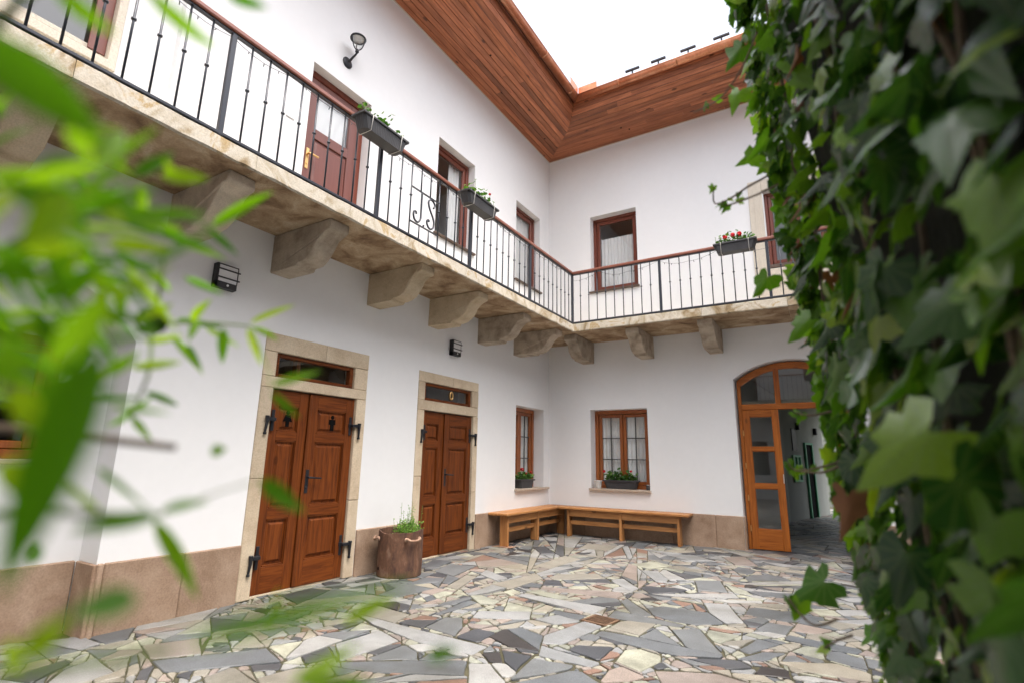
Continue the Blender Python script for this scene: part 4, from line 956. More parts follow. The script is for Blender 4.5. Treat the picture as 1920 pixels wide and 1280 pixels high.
b = MB(); b.tube([(.02, ly, lz), (.09, ly, lz+.035), (.15, ly, lz+.06), (.165, ly, lz+.09)], [.018, .014, .012, .012], 8); b.lathe([(.012, -.02), (.024, 0), (.020, .03), (.01, .04)], (.165, ly, lz+.09), 12); b.build('arm', M['iron'], t)
hc = Vector((.165, ly, lz+.13)); b = MB(); n = 20
b.tube([(hc.x+.088*math.cos(2*math.pi*i/n), hc.y+.088*math.sin(2*math.pi*i/n), hc.z+.15) for i in range(n)], .012, 8, closed=True)
for k in range(3):
    q = 2*math.pi*k/3+.5; b.tube(smoothp([(hc.x+r_*math.cos(q), hc.y+r_*math.sin(q), hc.z+z_) for r_, z_ in ((.012, -.02), (.05, .0), (.074, .05), (.087, .1), (.088, .15))], 3), .007, 6)
b.build('cage', M['iron'], t, smooth=True)
b = MB(); b.lathe([(.02, .02), (.045, .04), (.063, .09), (.074, .14)], tuple(hc), 16, caps=False); b.build('glass_shade', M['glass'], t, smooth=True)
b = MB(); b.lathe([(.079, .150), (.076, .162), (.05, .175), (.01, .18)], tuple(hc), 20); b.build('cap', M['white'], t, smooth=True)
# small wall plate beside the balcony door
t = tag(MB(L).box(-6.30, -6.20, .0, .012, 4.94, 4.99).build('name_plate', M['white'], None, bevel=.003), 'small pale name plate on the wall beside the balcony door', 'name plate')

# ------------------------------------------------------------------ flowers
def leaf_round(b, c, nrm, r, m=0, k=7):
    nrm = Vector(nrm).normalized(); a = nrm.orthogonal().normalized(); e = nrm.cross(a); q0 = rnd.uniform(0, 6.28)
    vs = [tuple(Vector(c)-nrm*r*.18)] + [tuple(Vector(c)+(a*math.cos(q0+2*math.pi*i/k)+e*math.sin(q0+2*math.pi*i/k))*r*rnd.uniform(.8, 1.1)) for i in range(k)]
    b.add(vs, [(0, 1+i, 1+(i+1) % k) for i in range(k)], m)
def geranium(loc, ext, blooms, label, n=60, r=.03, group=None, h=.14, gaps=None):
    "leafy cushion over a trough; ext = half sizes along x and y; blooms = (dx, dy, dz, size)"
    t = empty('geranium', loc, label=label, cat='flowers', group=group); loc = Vector(loc); b = MB(); st = MB()
    for _ in range(n):
        u = rnd.uniform(-1, 1)
        if gaps and any(g0 < u < g1 for g0, g1 in gaps): continue
        p = loc + Vector((ext[0]*u if ext[0] > ext[1] else ext[0]*rnd.uniform(-1, 1), ext[1]*u if ext[1] >= ext[0] else ext[1]*rnd.uniform(-1, 1), abs(rnd.gauss(.35, .3))*h*(1-.3*u*u)))
        leaf_round(b, p, (rnd.gauss(0, .6), rnd.gauss(-.25, .6), 1), r*rnd.uniform(.55, 1.15))
        if rnd.random() < .3: st.tube([tuple(Vector((p.x, p.y, loc.z-.01))), tuple(p)], .003, 4)
    tag(b.build('foliage', M['geranium'], t, recalc=False), kind='stuff')
    if st.v: tag(st.build('stems', M['green_twig'], t), kind='stuff')
    for dx, dy, dz, s in blooms:
        c = loc+Vector((dx, dy, dz)); fb = MB()
        for _ in range(16):
            v = Vector((rnd.gauss(0, 1), rnd.gauss(0, 1), rnd.gauss(.3, 1))).normalized(); leaf_round(fb, c+v*s*.7, v, s*.55, 0, 5)
        fb.tube([(c.x, c.y, loc.z), tuple(c)], .003, 4, 1); fb.build('bloom', [M['petal'], M['green_twig']], t, recalc=False)
    return t
def trough(c, ln, mp, label, cat='flower box', wd=.17, h=.155, group=None, wires=True, ribs=True):
    "tapered ribbed box, local u along length, v across (outwards +)"
    t = empty('flower_box', mp(0, 0, 0), label=label, cat=cat, group=group); n = int(ln/.028) if ribs else 1
    def ring(z, k):
        l2, w2 = ln/2*k, wd/2*k; ch = .03; pts = []
        a = [(-l2+ch, -w2), (l2-ch, -w2), (l2, -w2+ch), (l2, w2-ch), (l2-ch, w2), (-l2+ch, w2), (-l2, w2-ch), (-l2, -w2+ch)]
        for i in range(8):
            p, q = a[i], a[(i+1) % 8]; m = n*2 if i in (0, 4) else (8 if i in (2, 6) else 1)
            for j in range(m):
                s = j/m; o = -.003 if (j % 2 and m > 1) else 0; x, y = p[0]+(q[0]-p[0])*s, p[1]+(q[1]-p[1])*s
                if i in (0, 4): y += o*(1 if y > 0 else -1)
                elif i in (2, 6): x += o*(1 if x > 0 else -1)
                pts.append((x, y, z))
        return pts
    b = MB(mp); r0, r1 = ring(-h, .86), ring(-.02, 1.0); b.prism(r0, r1); b.build('trough', M['box'], t)
    b = MB(mp); l2, w2 = ln/2+.012, wd/2+.012
    for A in ((-l2, l2, -w2, -w2+.022), (-l2, l2, w2-.022, w2), (-l2, -l2+.022, -w2+.022, w2-.022), (l2-.022, l2, -w2+.022, w2-.022)): b.box(*A, -.024, .002)
    b.build('rim', M['box'], t, bevel=.004)
    MB(mp).box(-ln/2+.012, ln/2-.012, -wd/2+.012, wd/2-.012, -.03, -.012).build('soil', M['soil'], t)
    if wires:
        for s in (-1, 1):
            u = s*ln*.33; b = MB(mp)
            b.tube([(u, -wd/2-.07, .05), (u, -wd/2-.03, .055), (u, -wd/2-.016, .0), (u, -wd/2*.84-.01, -h-.006), (u, 0, -h-.008), (u, wd/2*.86+.008, -h-.006), (u, wd/2+.017, 0), (u, wd/2+.012, .01)], .004, 6); b.build('wire_holder', M['wire'], t, smooth=True)
    return t
BX = RX+.036+.10
for yc, ln, lb, bl in ((-5.94, .62, 'grey ribbed flower box hung on the railing in front of the balcony door', []), (-4.17, .68, 'grey ribbed flower box hung on the railing just past the initials panel', [(.02, .22, .2, .02)])):
    trough(None, ln, lambda u, v, z, yc=yc: (BX+v, yc+u, 4.605+z), lb)
    geranium((BX, yc, 4.600), (.06, ln*.45), bl, 'sparse green geraniums without blooms in the flower box by the balcony door' if not bl else 'green geraniums with one small dark red bloom in a railing box', 150 if bl else 105, .027, None, .20, None if bl else [(-.55, -.35), (.45, .62)])
trough(None, .60, lambda u, v, z: (3.78+u, -RX-.136-v, 4.62+z), 'grey flower box on the short railing beside the cream bay window', ribs=False)
geranium((3.78, -RX-.13, 4.61), (.28, .06), [(-.13, -.06, .10, .042), (-.02, -.06, .12, .040), (.075, -.06, .12, .044)], 'geraniums with three red blooms in the box on the short railing', 190, .028, None, .17)
# window sill boxes
sy0 = -1.04
trough(None, .50, lambda u, v, z: (-.06+v, -.87+u, .975+z), 'dark flower box on the sill of the window beside the bench end', wires=False, ribs=False, wd=.16, h=.15)
geranium((-.05, -.88, .975), (.06, .22), [(.03, -.13, .17, .038), (.04, .0, .10, .022), (.03, .19, .12, .026)], 'geraniums with a large red bloom in the sill box beside the bench end', 150, .036, None, .16)
trough(None, .62, lambda u, v, z: (1.43+u, .06-v, .985+z), 'long dark flower box on the sill of the window above the long bench', wires=False, ribs=False, wd=.17, h=.15)
geranium((1.43, .05, .985), (.28, .06), [(-.30, -.05, .15, .03), (.20, -.04, .16, .026)], 'geraniums with two small red blooms on the sill above the long bench', 220, .036, None, .17)
# wicker pot and little cup on the same sill
t = empty('wicker_pot', (1.0, .02, .833), label='small white wicker pot on the window sill above the long bench', cat='pot')
b = MB(); b.lathe([(.050, 0), (.060, .05), (.066, .10), (.068, .128)], (1.0, .02, .833), 20); b.build('body', M['wicker'], t)
for z in (.02, .05, .08, .11): MB().tube([(1.0+(.054+z*.12)*math.cos(2*math.pi*i/20), .02+(.054+z*.12)*math.sin(2*math.pi*i/20), .833+z) for i in range(20)], .006, 6, closed=True).build('weave', M['wicker'], t)
MB().tube([(1.0+.069*math.cos(2*math.pi*i/20), .02+.069*math.sin(2*math.pi*i/20), .833+.128) for i in range(20)], .010, 6, closed=True).build('rim', M['wicker'], t)
t = empty('cup', (1.925, .02, .833), label='small dark cup at the end of the sill above the long bench', cat='cup')
b = MB(); b.lathe([(.030, 0), (.034, .085), (.030, .085), (.027, .01)], (1.925, .02, .833), 16); b.build('body', M['box'], t); MB().box(1.905, 1.945, .0, .04, .905, .925).build('napkin', M['white'], t, bevel=.003)

# ------------------------------------------------------------------ benches
def bench_left():
    t = empty('bench', (.2, -1.1, 0), label='short pine bench along the wall of the long wing, one leg on a rusty plate', cat='bench')
    for x0, x1 in ((.032, .205), (.209, .395)): 
        b = MB(); b.prism([(x0, -2.15, .462), (x1, -2.15, .462), (x1, -x1-.003, .462), (x0, -x0-.003, .462)], [(x0, -2.15, .502), (x1, -2.15, .502), (x1, -x1-.003, .502), (x0, -x0-.003, .502)]); b.build('seat_plank', M['bench_y'], t, bevel=.009)
    for y in (-2.06, -1.08, -.08):
        MB().box(.20, .345, y, y+.045, .0 if y > -2 else .012, .461).build('leg', M['bench_z'], t, bevel=.005)
    for y0, y1 in ((-2.014, -1.081), (-1.034, -.081)):
        MB().box(.312, .338, y0, y1, .345, .460).build('apron', M['bench_y'], t, bevel=.004); MB().box(.255, .28, y0, y1, .205, .275).build('stretcher', M['bench_y'], t, bevel=.004)
def bench_right():
    t = empty('bench', (1.5, -.2, 0), label='long pine bench along the short wing under the curtained window', cat='bench')
    for y0, y1 in ((.032, .205), (.209, .395)):
        b = MB(); b.prism([(y0+.003, -y0, .462), (2.68, -y0, .462), (2.68, -y1, .462), (y1+.003, -y1, .462)], [(y0+.003, -y0, .502), (2.68, -y0, .502), (2.68, -y1, .502), (y1+.003, -y1, .502)]); b.build('seat_plank', M['bench_x'], t, bevel=.009)
    for x in (.535, 1.51, 2.48):
        MB().box(x, x+.045, -.345, -.20, .0, .461).build('leg', M['bench_z'], t, bevel=.005)
    for x0, x1 in ((.581, 1.509), (1.556, 2.479)):
        MB().box(x0, x1, -.338, -.312, .345, .460).build('apron', M['bench_x'], t, bevel=.004); MB().box(x0, x1, -.28, -.255, .205, .275).build('stretcher', M['bench_x'], t, bevel=.004)
bench_left(); bench_right()
tag(MB().prism([(.10, -2.13, .004), (.43, -2.11, .004), (.44, -1.95, .004), (.12, -1.97, .004)], [(.10, -2.13, .011), (.43, -2.11, .011), (.44, -1.95, .011), (.12, -1.97, .011)]).build('floor_plate', M['rust_light'], None, bevel=.002), 'thin rusty plate lying under the end leg of the short bench', 'metal plate')

# ------------------------------------------------------------------ rusty iron planter with herbs
px_, py_ = .345, -4.44; PR, PH = .255, .485
t = empty('iron_planter', (px_, py_, 0), label='rusty cylindrical iron planter standing between the two doors', cat='planter')
b = MB(); n = 40; vs = []
for j, z in enumerate((0, .01, .15, .3, .44, PH)):
    for i in range(n):
        q = 2*math.pi*i/n; r = PR + .004*noise.noise(Vector((math.cos(q)*2, math.sin(q)*2, z*4))) - (.004 if j == 0 else 0)
        zz = z + (.012*math.sin(q*2+1)+.006*math.sin(q*5) if j == 5 else 0); vs.append((px_+r*math.cos(q), py_+r*math.sin(q), zz))
for i in range(n):
    q = 2*math.pi*i/n; vs.append((px_+(PR-.012)*math.cos(q), py_+(PR-.012)*math.sin(q), PH+.012*math.sin(q*2+1)+.006*math.sin(q*5)))
for i in range(n):
    q = 2*math.pi*i/n; vs.append((px_+(PR-.012)*math.cos(q), py_+(PR-.012)*math.sin(q), .40))
b.add(vs, [(j*n+i, j*n+(i+1) % n, (j+1)*n+(i+1) % n, (j+1)*n+i) for j in range(7) for i in range(n)]); b.build('body', M['rust'], t, smooth=False)
b = MB(); b.lathe([(PR-.013, .40), (PR-.013, .405)], (px_, py_, 0), 24); b.build('soil', M['soil'], t)
for q in (-2.25, -.30):
    e = Vector((math.cos(q), math.sin(q), 0)); f = Vector((-e.y, e.x, 0)); c = Vector((px_, py_, PH-.075))+e*PR
    b = MB(); b.tube(smoothp([tuple(c+f*s*.085+e*o+Vector((0, 0, z_))) for s, o, z_ in ((-1, .0, .01), (-.9, .03, .006), (-.45, .045, -.012), (.45, .045, -.010), (.9, .03, .008), (1, .0, .012))], 4), .014, 8)
    for s in (-1, 1): b.tube([tuple(c+f*s*.085-e*.002), tuple(c+f*s*.085+e*.018)], .022, 8)
    b.build('handle', M['rust_light'], t, smooth=True)
b = MB(); q = -1.95; e = Vector((math.cos(q), math.sin(q), 0)); c = Vector((px_, py_, .09))+e*(PR-.004); b.tube([tuple(c), tuple(c+e*.012)], .016, 10); b.build('drain_hole', M['hole'], t)
hb = empty('herb_plant', (px_, py_, .40), label='bright green herbs growing in the rusty iron planter', cat='herbs'); b = MB(); sb = MB()
for k in range(95):
    q = rnd.uniform(0, 6.28); rr = rnd.uniform(0, .17); base = Vector((px_+.05+rr*math.cos(q)*.8, py_+.06+rr*math.sin(q), .40)); hh = rnd.uniform(.10, .22) if rnd.random() < .88 else rnd.uniform(.25, .42)
    tip = base+Vector((rnd.gauss(0, .035), rnd.gauss(0, .035), hh)); sb.tube([tuple(base), tuple(tip)], .0022, 4)
    for j in range(int(6+hh*22)):
        s = rnd.uniform(.25, 1); leaf_round(b, base+(tip-base)*s+Vector((rnd.gauss(0, .012), rnd.gauss(0, .012), 0)), (rnd.gauss(0, .7), rnd.gauss(0, .7), 1), rnd.uniform(.007, .014) if hh < .24 else rnd.uniform(.005, .009), 0, 5)
tag(b.build('foliage', M['herb'], hb, recalc=False), kind='stuff'); tag(sb.build('stems', M['green_twig'], hb), kind='stuff')

# ------------------------------------------------------------------ fairy light strings under the handrail
def light_string(pts, label):
    t = empty('light_string', pts[0], label=label, cat='light string'); path = []; bulbs = MB()
    for (p, q) in zip(pts, pts[1:]):
        p, q = Vector(p), Vector(q); n = 12; sag = rnd.uniform(.02, .055)
        for i in range(n):
            s = i/n; path.append(tuple(p+(q-p)*s+Vector((0, 0, -4*sag*s*(1-s)+rnd.gauss(0, .002)))))
            if i in (3, 6, 9): c = Vector(path[-1]); bulbs.tube([tuple(c), tuple(c+Vector((rnd.gauss(0, .008), rnd.gauss(0, .008), -.028)))], .004, 5)
    path.append(pts[-1]); b = MB(); b.tube(path, .0022, 5); b.build('cable', M['black'], t); tag(bulbs.build('bulbs', M['black'], t), kind='stuff')
ys = [-9.1 + .55*i for i in range(15)]
light_string([(RX+.012, y, 4.597-(.03 if i % 2 else 0)) for i, y in enumerate(ys)], 'thin dark fairy light string sagging below the long handrail')
light_string([(x, -RX-.012, 4.597-(.10 if i % 2 == 0 else .0)) for i, x in enumerate([1.0, 1.5, 2.0, 2.55, 3.0, 3.5, 4.2, 5.0])], 'thin dark fairy light string sagging below the short handrail')

# ------------------------------------------------------------------ the wing across the courtyard, behind the viewer (seen in the glass)
rw = empty('courtyard_wing', (4.5, -13.6, 0), label='white wing with a balcony across the courtyard, mirrored in the glass', cat='building')
RM = lambda u, d, z: (u, -13.6+d, z)
ROP = [(1.2, 2.3, 3.7, 5.8), (4.0, 5.0, 4.5, 6.0), (6.4, 7.4, 4.5, 6.0), (1.3, 2.5, .9, 2.2), (4.2, 5.4, 0, 2.3), (6.6, 7.8, .9, 2.2)]
b = MB(RM); wall_grid(b, -.3, 9.4, 0, 7.6, ROP, 0, .2); b.build('wall', M['plaster'], rw, recalc=False)
for o in ROP:
    MB(RM).box(o[0], o[1], -.22, -.2, o[2], o[3]).build('window_recess', M['room_dark'], rw)
    b = MB(RM)
    for A in ((o[0], o[0]+.07, o[2], o[3]), (o[1]-.07, o[1], o[2], o[3])): b.box(A[0], A[1], -.19, -.12, A[2], A[3])
    b.box(o[0]+.07, o[1]-.07, -.19, -.12, o[3]-.07, o[3]); b.build('window_frame', M['red_v'], rw)
MB(RM).box(-.3, 9.4, -.02, 1.0, 3.54, 3.69).build('balcony_slab', M['slab_edge'], rw); MB(RM).box(-.3, 9.4, .95, .99, 3.69, 3.72).build('bottom_rail', M['iron_rail'], rw); MB(RM).box(-.3, 9.4, .94, 1.0, 4.61, 4.66).build('handrail', M['rail_x'], rw)
rr_ = empty('railing', parent=rw)
for i in range(58): link('baluster', BAL, rr_, (.1+.16*i, -13.6+.97, 0))
MB(RM).box(-.3, 9.4, -.5, 1.1, 7.6, 7.7).build('eaves', M['soff_x'], rw); MB(RM).prism([(-.3, 1.2, 7.7), (9.4, 1.2, 7.7), (9.4, -4, 10.4), (-.3, -4, 10.4)], [(-.3, 1.2, 7.75), (9.4, 1.2, 7.75), (9.4, -4, 10.5), (-.3, -4, 10.5)]).build('roof', M['roof'], rw)
# the wing closing the courtyard on the right, hidden by the ivy from here (seen in the glass)
cw = empty('courtyard_wing', (8.8, -6.5, 0), label='white wing closing the courtyard beyond the ivy, mirrored in the balcony windows', cat='building')
CM = lambda u, d, z: (8.8-d, u, z)
COP = [(-11.5, -10.4, 4.5, 6.0), (-8.8, -7.7, 4.5, 6.0), (-5.9, -4.8, 4.5, 6.0), (-3.2, -2.1, 4.5, 6.0), (-10.5, -9.3, .9, 2.3), (-6.4, -5.2, .9, 2.3), (-3.4, -2.2, .9, 2.3)]
b = MB(CM); wall_grid(b, -13.6, 0, 0, 7.6, COP, 0, .2); b.build('wall', M['plaster'], cw, recalc=False)
for o in COP:
    MB(CM).box(o[0], o[1], -.22, -.2, o[2], o[3]).build('window_recess', M['room_dark'], cw)
    b = MB(CM)
    for A in ((o[0], o[0]+.07, o[2], o[3]), (o[1]-.07, o[1], o[2], o[3]), ((o[0]+o[1])/2-.04, (o[0]+o[1])/2+.04, o[2], o[3]-.07)): b.box(A[0], A[1], -.19, -.12, A[2], A[3])
    b.box(o[0]+.07, o[1]-.07, -.19, -.12, o[3]-.07, o[3]); b.build('window_frame', M['red_v'], cw)
MB(CM).box(-13.6, -1.1, -.5, .9, 7.6, 7.7).build('eaves', M['soff_y'], cw); MB(CM).prism([(-13.6, 1.0, 7.7), (-1.1, 1.0, 7.7), (-1.1, -4, 10.4), (-13.6, -4, 10.4)], [(-13.6, 1.0, 7.75), (-1.1, 1.0, 7.75), (-1.1, -4, 10.5), (-13.6, -4, 10.5)]).build('roof', M['roof'], cw)
# ------------------------------------------------------------------ ivy on a wall end right beside the viewer
IVY = [(0, .0), (.10, -.16), (.30, -.30), (.42, -.20), (.40, .02), (.58, .08), (.42, .22), (.32, .42), (.20, .46), (.16, .62), (0, 1.0)]
def ivy_verts(seed, size=1.0):
    r = random.Random(seed); half = [(x*r.uniform(.75, 1.2), y*r.uniform(.88, 1.12)) for x, y in IVY]; half[0] = (0, 0); half[-1] = (0, half[-1][1])
    half2 = [(x*r.uniform(.75, 1.2), y*r.uniform(.88, 1.12)) for x, y in IVY[1:-1]]
    fold, curl = r.uniform(.12, .5), r.uniform(-.35, .55); wv = r.uniform(0, 6)
    Z = lambda x, y: -fold*abs(x) - curl*(y-.3)**2 + .04*math.sin(y*7+wv)*abs(x)*2
    mid = [(0, y) for y in (0, .1, .3, .55, .78)] + [(0, half[-1][1])]
    vs = []; fs = []
    for sgn, pts in ((1, half[1:-1]), (-1, half2)):
        base = len(vs); ring = [(0, 0)] + [(sgn*x, y) for x, y in pts] + [(0, half[-1][1])]
        vs += [(x, y, Z(x, y)) for x, y in ring]; c = len(vs); vs.append((sgn*.10, .22, Z(.1, .22)+.015)); n = len(ring)
        m2 = len(vs); vs.append((0, .35, Z(0, .35)))
        for i in range(n-1): fs.append((base+i, base+i+1, c) if sgn > 0 else (base+i+1, base+i, c))
        fs.append((base+n-1, m2, c) if sgn > 0 else (m2, base+n-1, c)); fs.append((m2, base, c) if sgn > 0 else (base, m2, c))
    vs = [(x*size, (y-.0)*size, z*size) for x, y, z in vs]
    return vs, fs
def setco(me, co):
    at = me.attributes.new('leafco', 'FLOAT_VECTOR', 'POINT'); at.data.foreach_set('vector', [x for v in co for x in v])
def leaf_mesh_of(vs, fs, mat, name='leaf', stalk=.35, size=1.0):
    b = MB(); b.add(vs, fs); me = b.mesh(name, mat, recalc=False, smooth=True); setco(me, vs); bm = bmesh.new(); bm.from_mesh(me); bmesh.ops.remove_doubles(bm, verts=bm.verts, dist=1e-4); bm.to_mesh(me); bm.free()
    me.polygons.foreach_set('use_smooth', [True]*len(me.polygons)); return me
IV = [ivy_verts(100+k) for k in range(12)]
IVM = [leaf_mesh_of(*g, M['ivy']) for g in IV]; IVD = leaf_mesh_of(*IV[0], M['ivy_dead']); IVY2 = [leaf_mesh_of(*g, M['ivy_skylit']) for g in IV]
iv = empty('ivy', (4.95, -8.6, 0), label='dense dark green ivy covering the wall beside the courtyard entrance', cat='ivy')
rv = random.Random(21)
def surf_x(y, z):
    "how far the leaf curtain bulges to the left (smaller x) at y along the wall and height z"
    far = min(1, max(0, (y+8.9)/1.3))                       # 0 near the viewer, 1 at the wall's end
    edge = {0: 4.90, 1: 0}[0] if False else None
    zz = [(.0, 4.93), (.8, 4.845), (1.12, 4.80), (1.56, 4.765), (2.04, 4.725), (2.48, 4.675), (2.92, 4.665), (4.2, 4.62)]
    for (a, p), (c, q) in zip(zz, zz[1:]):
        if z <= c: xf = p+(q-p)*max(0, (z-a))/(c-a); break
    else: xf = zz[-1][1]
    xn = 4.965
    return xn+(xf-xn)*far**1.15
leaves = []
def put(pos, down, nrm, size, kind=0):
    leaves.append((pos, down, nrm, size, kind))
for _ in range(2800):
    y = rv.uniform(-9.6, -7.56); z = rv.uniform(.05, 3.5)
    if y < -9.0 and rv.random() < .5: continue
    x = surf_x(y, z) + abs(rv.gauss(0, .045)) - .01 + .06*noise.noise(Vector((y*2.6, z*2.6, 1)))
    n = Vector((-.8, rv.gauss(-.25, .6), rv.gauss(.4, .5))); d = Vector((rv.gauss(-.25, .4), rv.gauss(-.1, .7), -1+rv.gauss(0, .35)))
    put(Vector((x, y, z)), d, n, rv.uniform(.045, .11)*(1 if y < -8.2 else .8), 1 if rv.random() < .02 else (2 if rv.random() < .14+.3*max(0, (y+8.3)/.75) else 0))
for _ in range(1800):       # the wall's end and its fringe, mostly leaves with skylight painted into their green
    z = rv.uniform(.05, 3.5); y = -7.56 + abs(rv.gauss(0, .07)) - .06; x0 = surf_x(-7.55, z)
    x = x0 + (rv.uniform(0, .45) if rv.random() < .6 else abs(rv.gauss(0, .04)))
    n = Vector((rv.gauss(-.4, .5), rv.gauss(0, .8), rv.gauss(.3, .4))); d = Vector((rv.gauss(-.2, .4), rv.gauss(.1, .4), -1))
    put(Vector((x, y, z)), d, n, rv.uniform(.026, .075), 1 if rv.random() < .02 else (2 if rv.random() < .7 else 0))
for u, v, ds, sz, dr in ((1545, 1090, 1.55, .105, (-.7, 0, -.5)), (1500, 1130, 1.5, .05, (-.4, 0, -1)), (1800, 905, .74, .10, (.5, .35, -.75)), (1520, 600, 1.6, .085, (-.7, -.2, -.7)), (1420, 290, 1.9, .075, (-.9, 0, -.3)),
                         (1870, 1100, .78, .085, (0, 0, -1)), (1740, 810, .8, .11, (-.7, .1, -.6)), (1880, 330, .62, .1, (-.2, 0, -1)), (1650, 640, 1.15, .1, (-.2, 0, -1)), (1700, 1040, 1.0, .085, (-.3, .1, -1)), (1440, 520, 1.8, .08, (-.6, 0, -.8)), (1390, 90, 2.0, .085, (-.6, 0, -.8)), (1385, 170, 2.0, .08, (-.4, 0, -1)), (1590, 930, 1.4, .09, (-.2, 0, -1))):
    p = pat(u, v, ds); put(p, Vector(dr), (CAM-p).normalized()+Vector((rv.gauss(0, .3), rv.gauss(0, .3), .3)), sz, 1 if (u, v) == (1590, 930) else (2 if u < 1560 else 0))
def leaf_matrix(pos, down, nrm, size):
    y = Vector(down).normalized(); zv = Vector(nrm) - y*Vector(nrm).dot(y); zv.normalize(); x = y.cross(zv)
    m = Matrix((x, y, zv)).transposed().to_4x4(); m = m @ Matrix.Diagonal((size, size, size, 1)); m.translation = pos; return m
def scr(p):
    d = p-CAM; k = d.dot(FWD)
    return (960+FPX*d.dot(RGT)/k, 640-FPX*d.dot(UPV)/k, k) if k > .05 else (-9e9, 0, 1)
def keep(l):
    u, v, k = scr(l[0]); return k > .28 or not (0 < u < 2000)
leaves = [l for l in leaves if (l[0]-CAM).length > .52]
leaves.sort(key=lambda l: -(l[3]/max(.2, (l[0]-CAM).length) * (1 if -50 < scr(l[0])[0] < 1980 and -80 < scr(l[0])[1] < 1340 and l[0].x < surf_x(l[0].y, l[0].z)+.035 else 0.01)))
mass, massd, massy = MB(), MB(), MB(); mco = {0: [], 1: [], 2: []}
for i, (p, d, n, s, k) in enumerate(leaves):
    mtx = leaf_matrix(p, d, n, s); q = rv.randrange(12)
    if i < 300:
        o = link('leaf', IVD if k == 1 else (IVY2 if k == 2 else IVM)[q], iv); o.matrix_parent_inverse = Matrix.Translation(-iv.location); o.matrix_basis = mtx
    else:
        (mass, massd, massy)[k].add([tuple(mtx @ Vector(v)) for v in IV[q][0]], IV[q][1]); mco[k] += IV[q][0]
def weld(o):
    bm = bmesh.new(); bm.from_mesh(o.data); bmesh.ops.remove_doubles(bm, verts=bm.verts, dist=2e-5); bm.to_mesh(o.data); bm.free(); o.data.polygons.foreach_set('use_smooth', [True]*len(o.data.polygons)); return o
for k, (mb_, nm, mt) in enumerate(((mass, 'foliage', 'ivy'), (massd, 'withered_foliage', 'ivy_dead'), (massy, 'skylit_foliage', 'ivy_skylit'))):
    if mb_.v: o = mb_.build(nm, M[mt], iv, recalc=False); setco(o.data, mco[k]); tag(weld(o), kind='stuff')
for k in range(12):          # climbing stems
    y = rv.uniform(-9.3, -7.6); pts = []; z = 0
    while z < 3.5: pts.append((surf_x(y, z)+.06+rv.uniform(-.01, .015), y, z)); z += .22; y = min(-7.58, y+rv.gauss(0, .035))
    MB().tube(pts, [.008-.005*i/len(pts) for i in range(len(pts))], 5).build('stem', M['twig'], iv)
for pts, ds in (([(1440, 330), (1400, 352), (1370, 372), (1340, 382), (1338, 350)], 1.8), ([(1460, 345), (1420, 365), (1365, 385), (1348, 382)], 1.75), ([(1580, 870), (1540, 885), (1490, 880), (1478, 866)], 1.55),
                ([(1590, 860), (1550, 872), (1512, 880), (1500, 876)], 1.6), ([(1420, 60), (1390, 130), (1350, 185), (1300, 212)], 1.9), ([(1570, 1160), (1530, 1172), (1500, 1150), (1478, 1120)], 1.5), ([(1560, 770), (1520, 778), (1488, 772)], 1.6), ([(1600, 1190), (1570, 1200), (1545, 1215)], 1.5)):
    P = [tuple(pat(a, c, ds)) for a, c in pts]; MB().tube(smoothp(P, 4), [.0035-.002*i/(len(P)*4) for i in range(len(smoothp(P, 4)))], 5).build('tendril', M['twig'], iv)
    for p in smoothp(P, 2)[3:]:
        if rv.random() < .75:
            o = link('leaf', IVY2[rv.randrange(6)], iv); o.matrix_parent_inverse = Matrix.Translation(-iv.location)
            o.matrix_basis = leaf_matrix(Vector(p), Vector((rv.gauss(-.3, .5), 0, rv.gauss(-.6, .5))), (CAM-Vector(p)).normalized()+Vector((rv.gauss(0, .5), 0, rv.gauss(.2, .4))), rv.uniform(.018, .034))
core = empty('garden_wall', (5.3, -8.6, 0), label='dark wall end wholly hidden under the dense ivy', cat='wall', kind='thing')
b = MB(); ys = [-9.75+.1*i for i in range(22)]; zs = [0, .5, 1, 1.5, 2, 2.5, 3, 3.45]; vs = [(surf_x(y, z)+.115+.02*noise.noise(Vector((y*5, z*5, 0))), y, z) for z in zs for y in ys] + [(5.6, y, z) for z in zs for y in ys]
ny = len(ys); nz = len(zs); o2 = ny*nz; fs = [(j*ny+i, j*ny+i+1, (j+1)*ny+i+1, (j+1)*ny+i) for j in range(nz-1) for i in range(ny-1)]
fs += [tuple(a+o2 for a in f) for f in fs]
fs += [(j*ny, (j+1)*ny, o2+(j+1)*ny, o2+j*ny) for j in range(nz-1)] + [(j*ny+ny-1, o2+j*ny+ny-1, o2+(j+1)*ny+ny-1, (j+1)*ny+ny-1) for j in range(nz-1)] + [((nz-1)*ny+i, (nz-1)*ny+i+1, o2+(nz-1)*ny+i+1, o2+(nz-1)*ny+i) for i in range(ny-1)]
b.add(vs, fs); b.build('wall', M['ivy_core'], core)

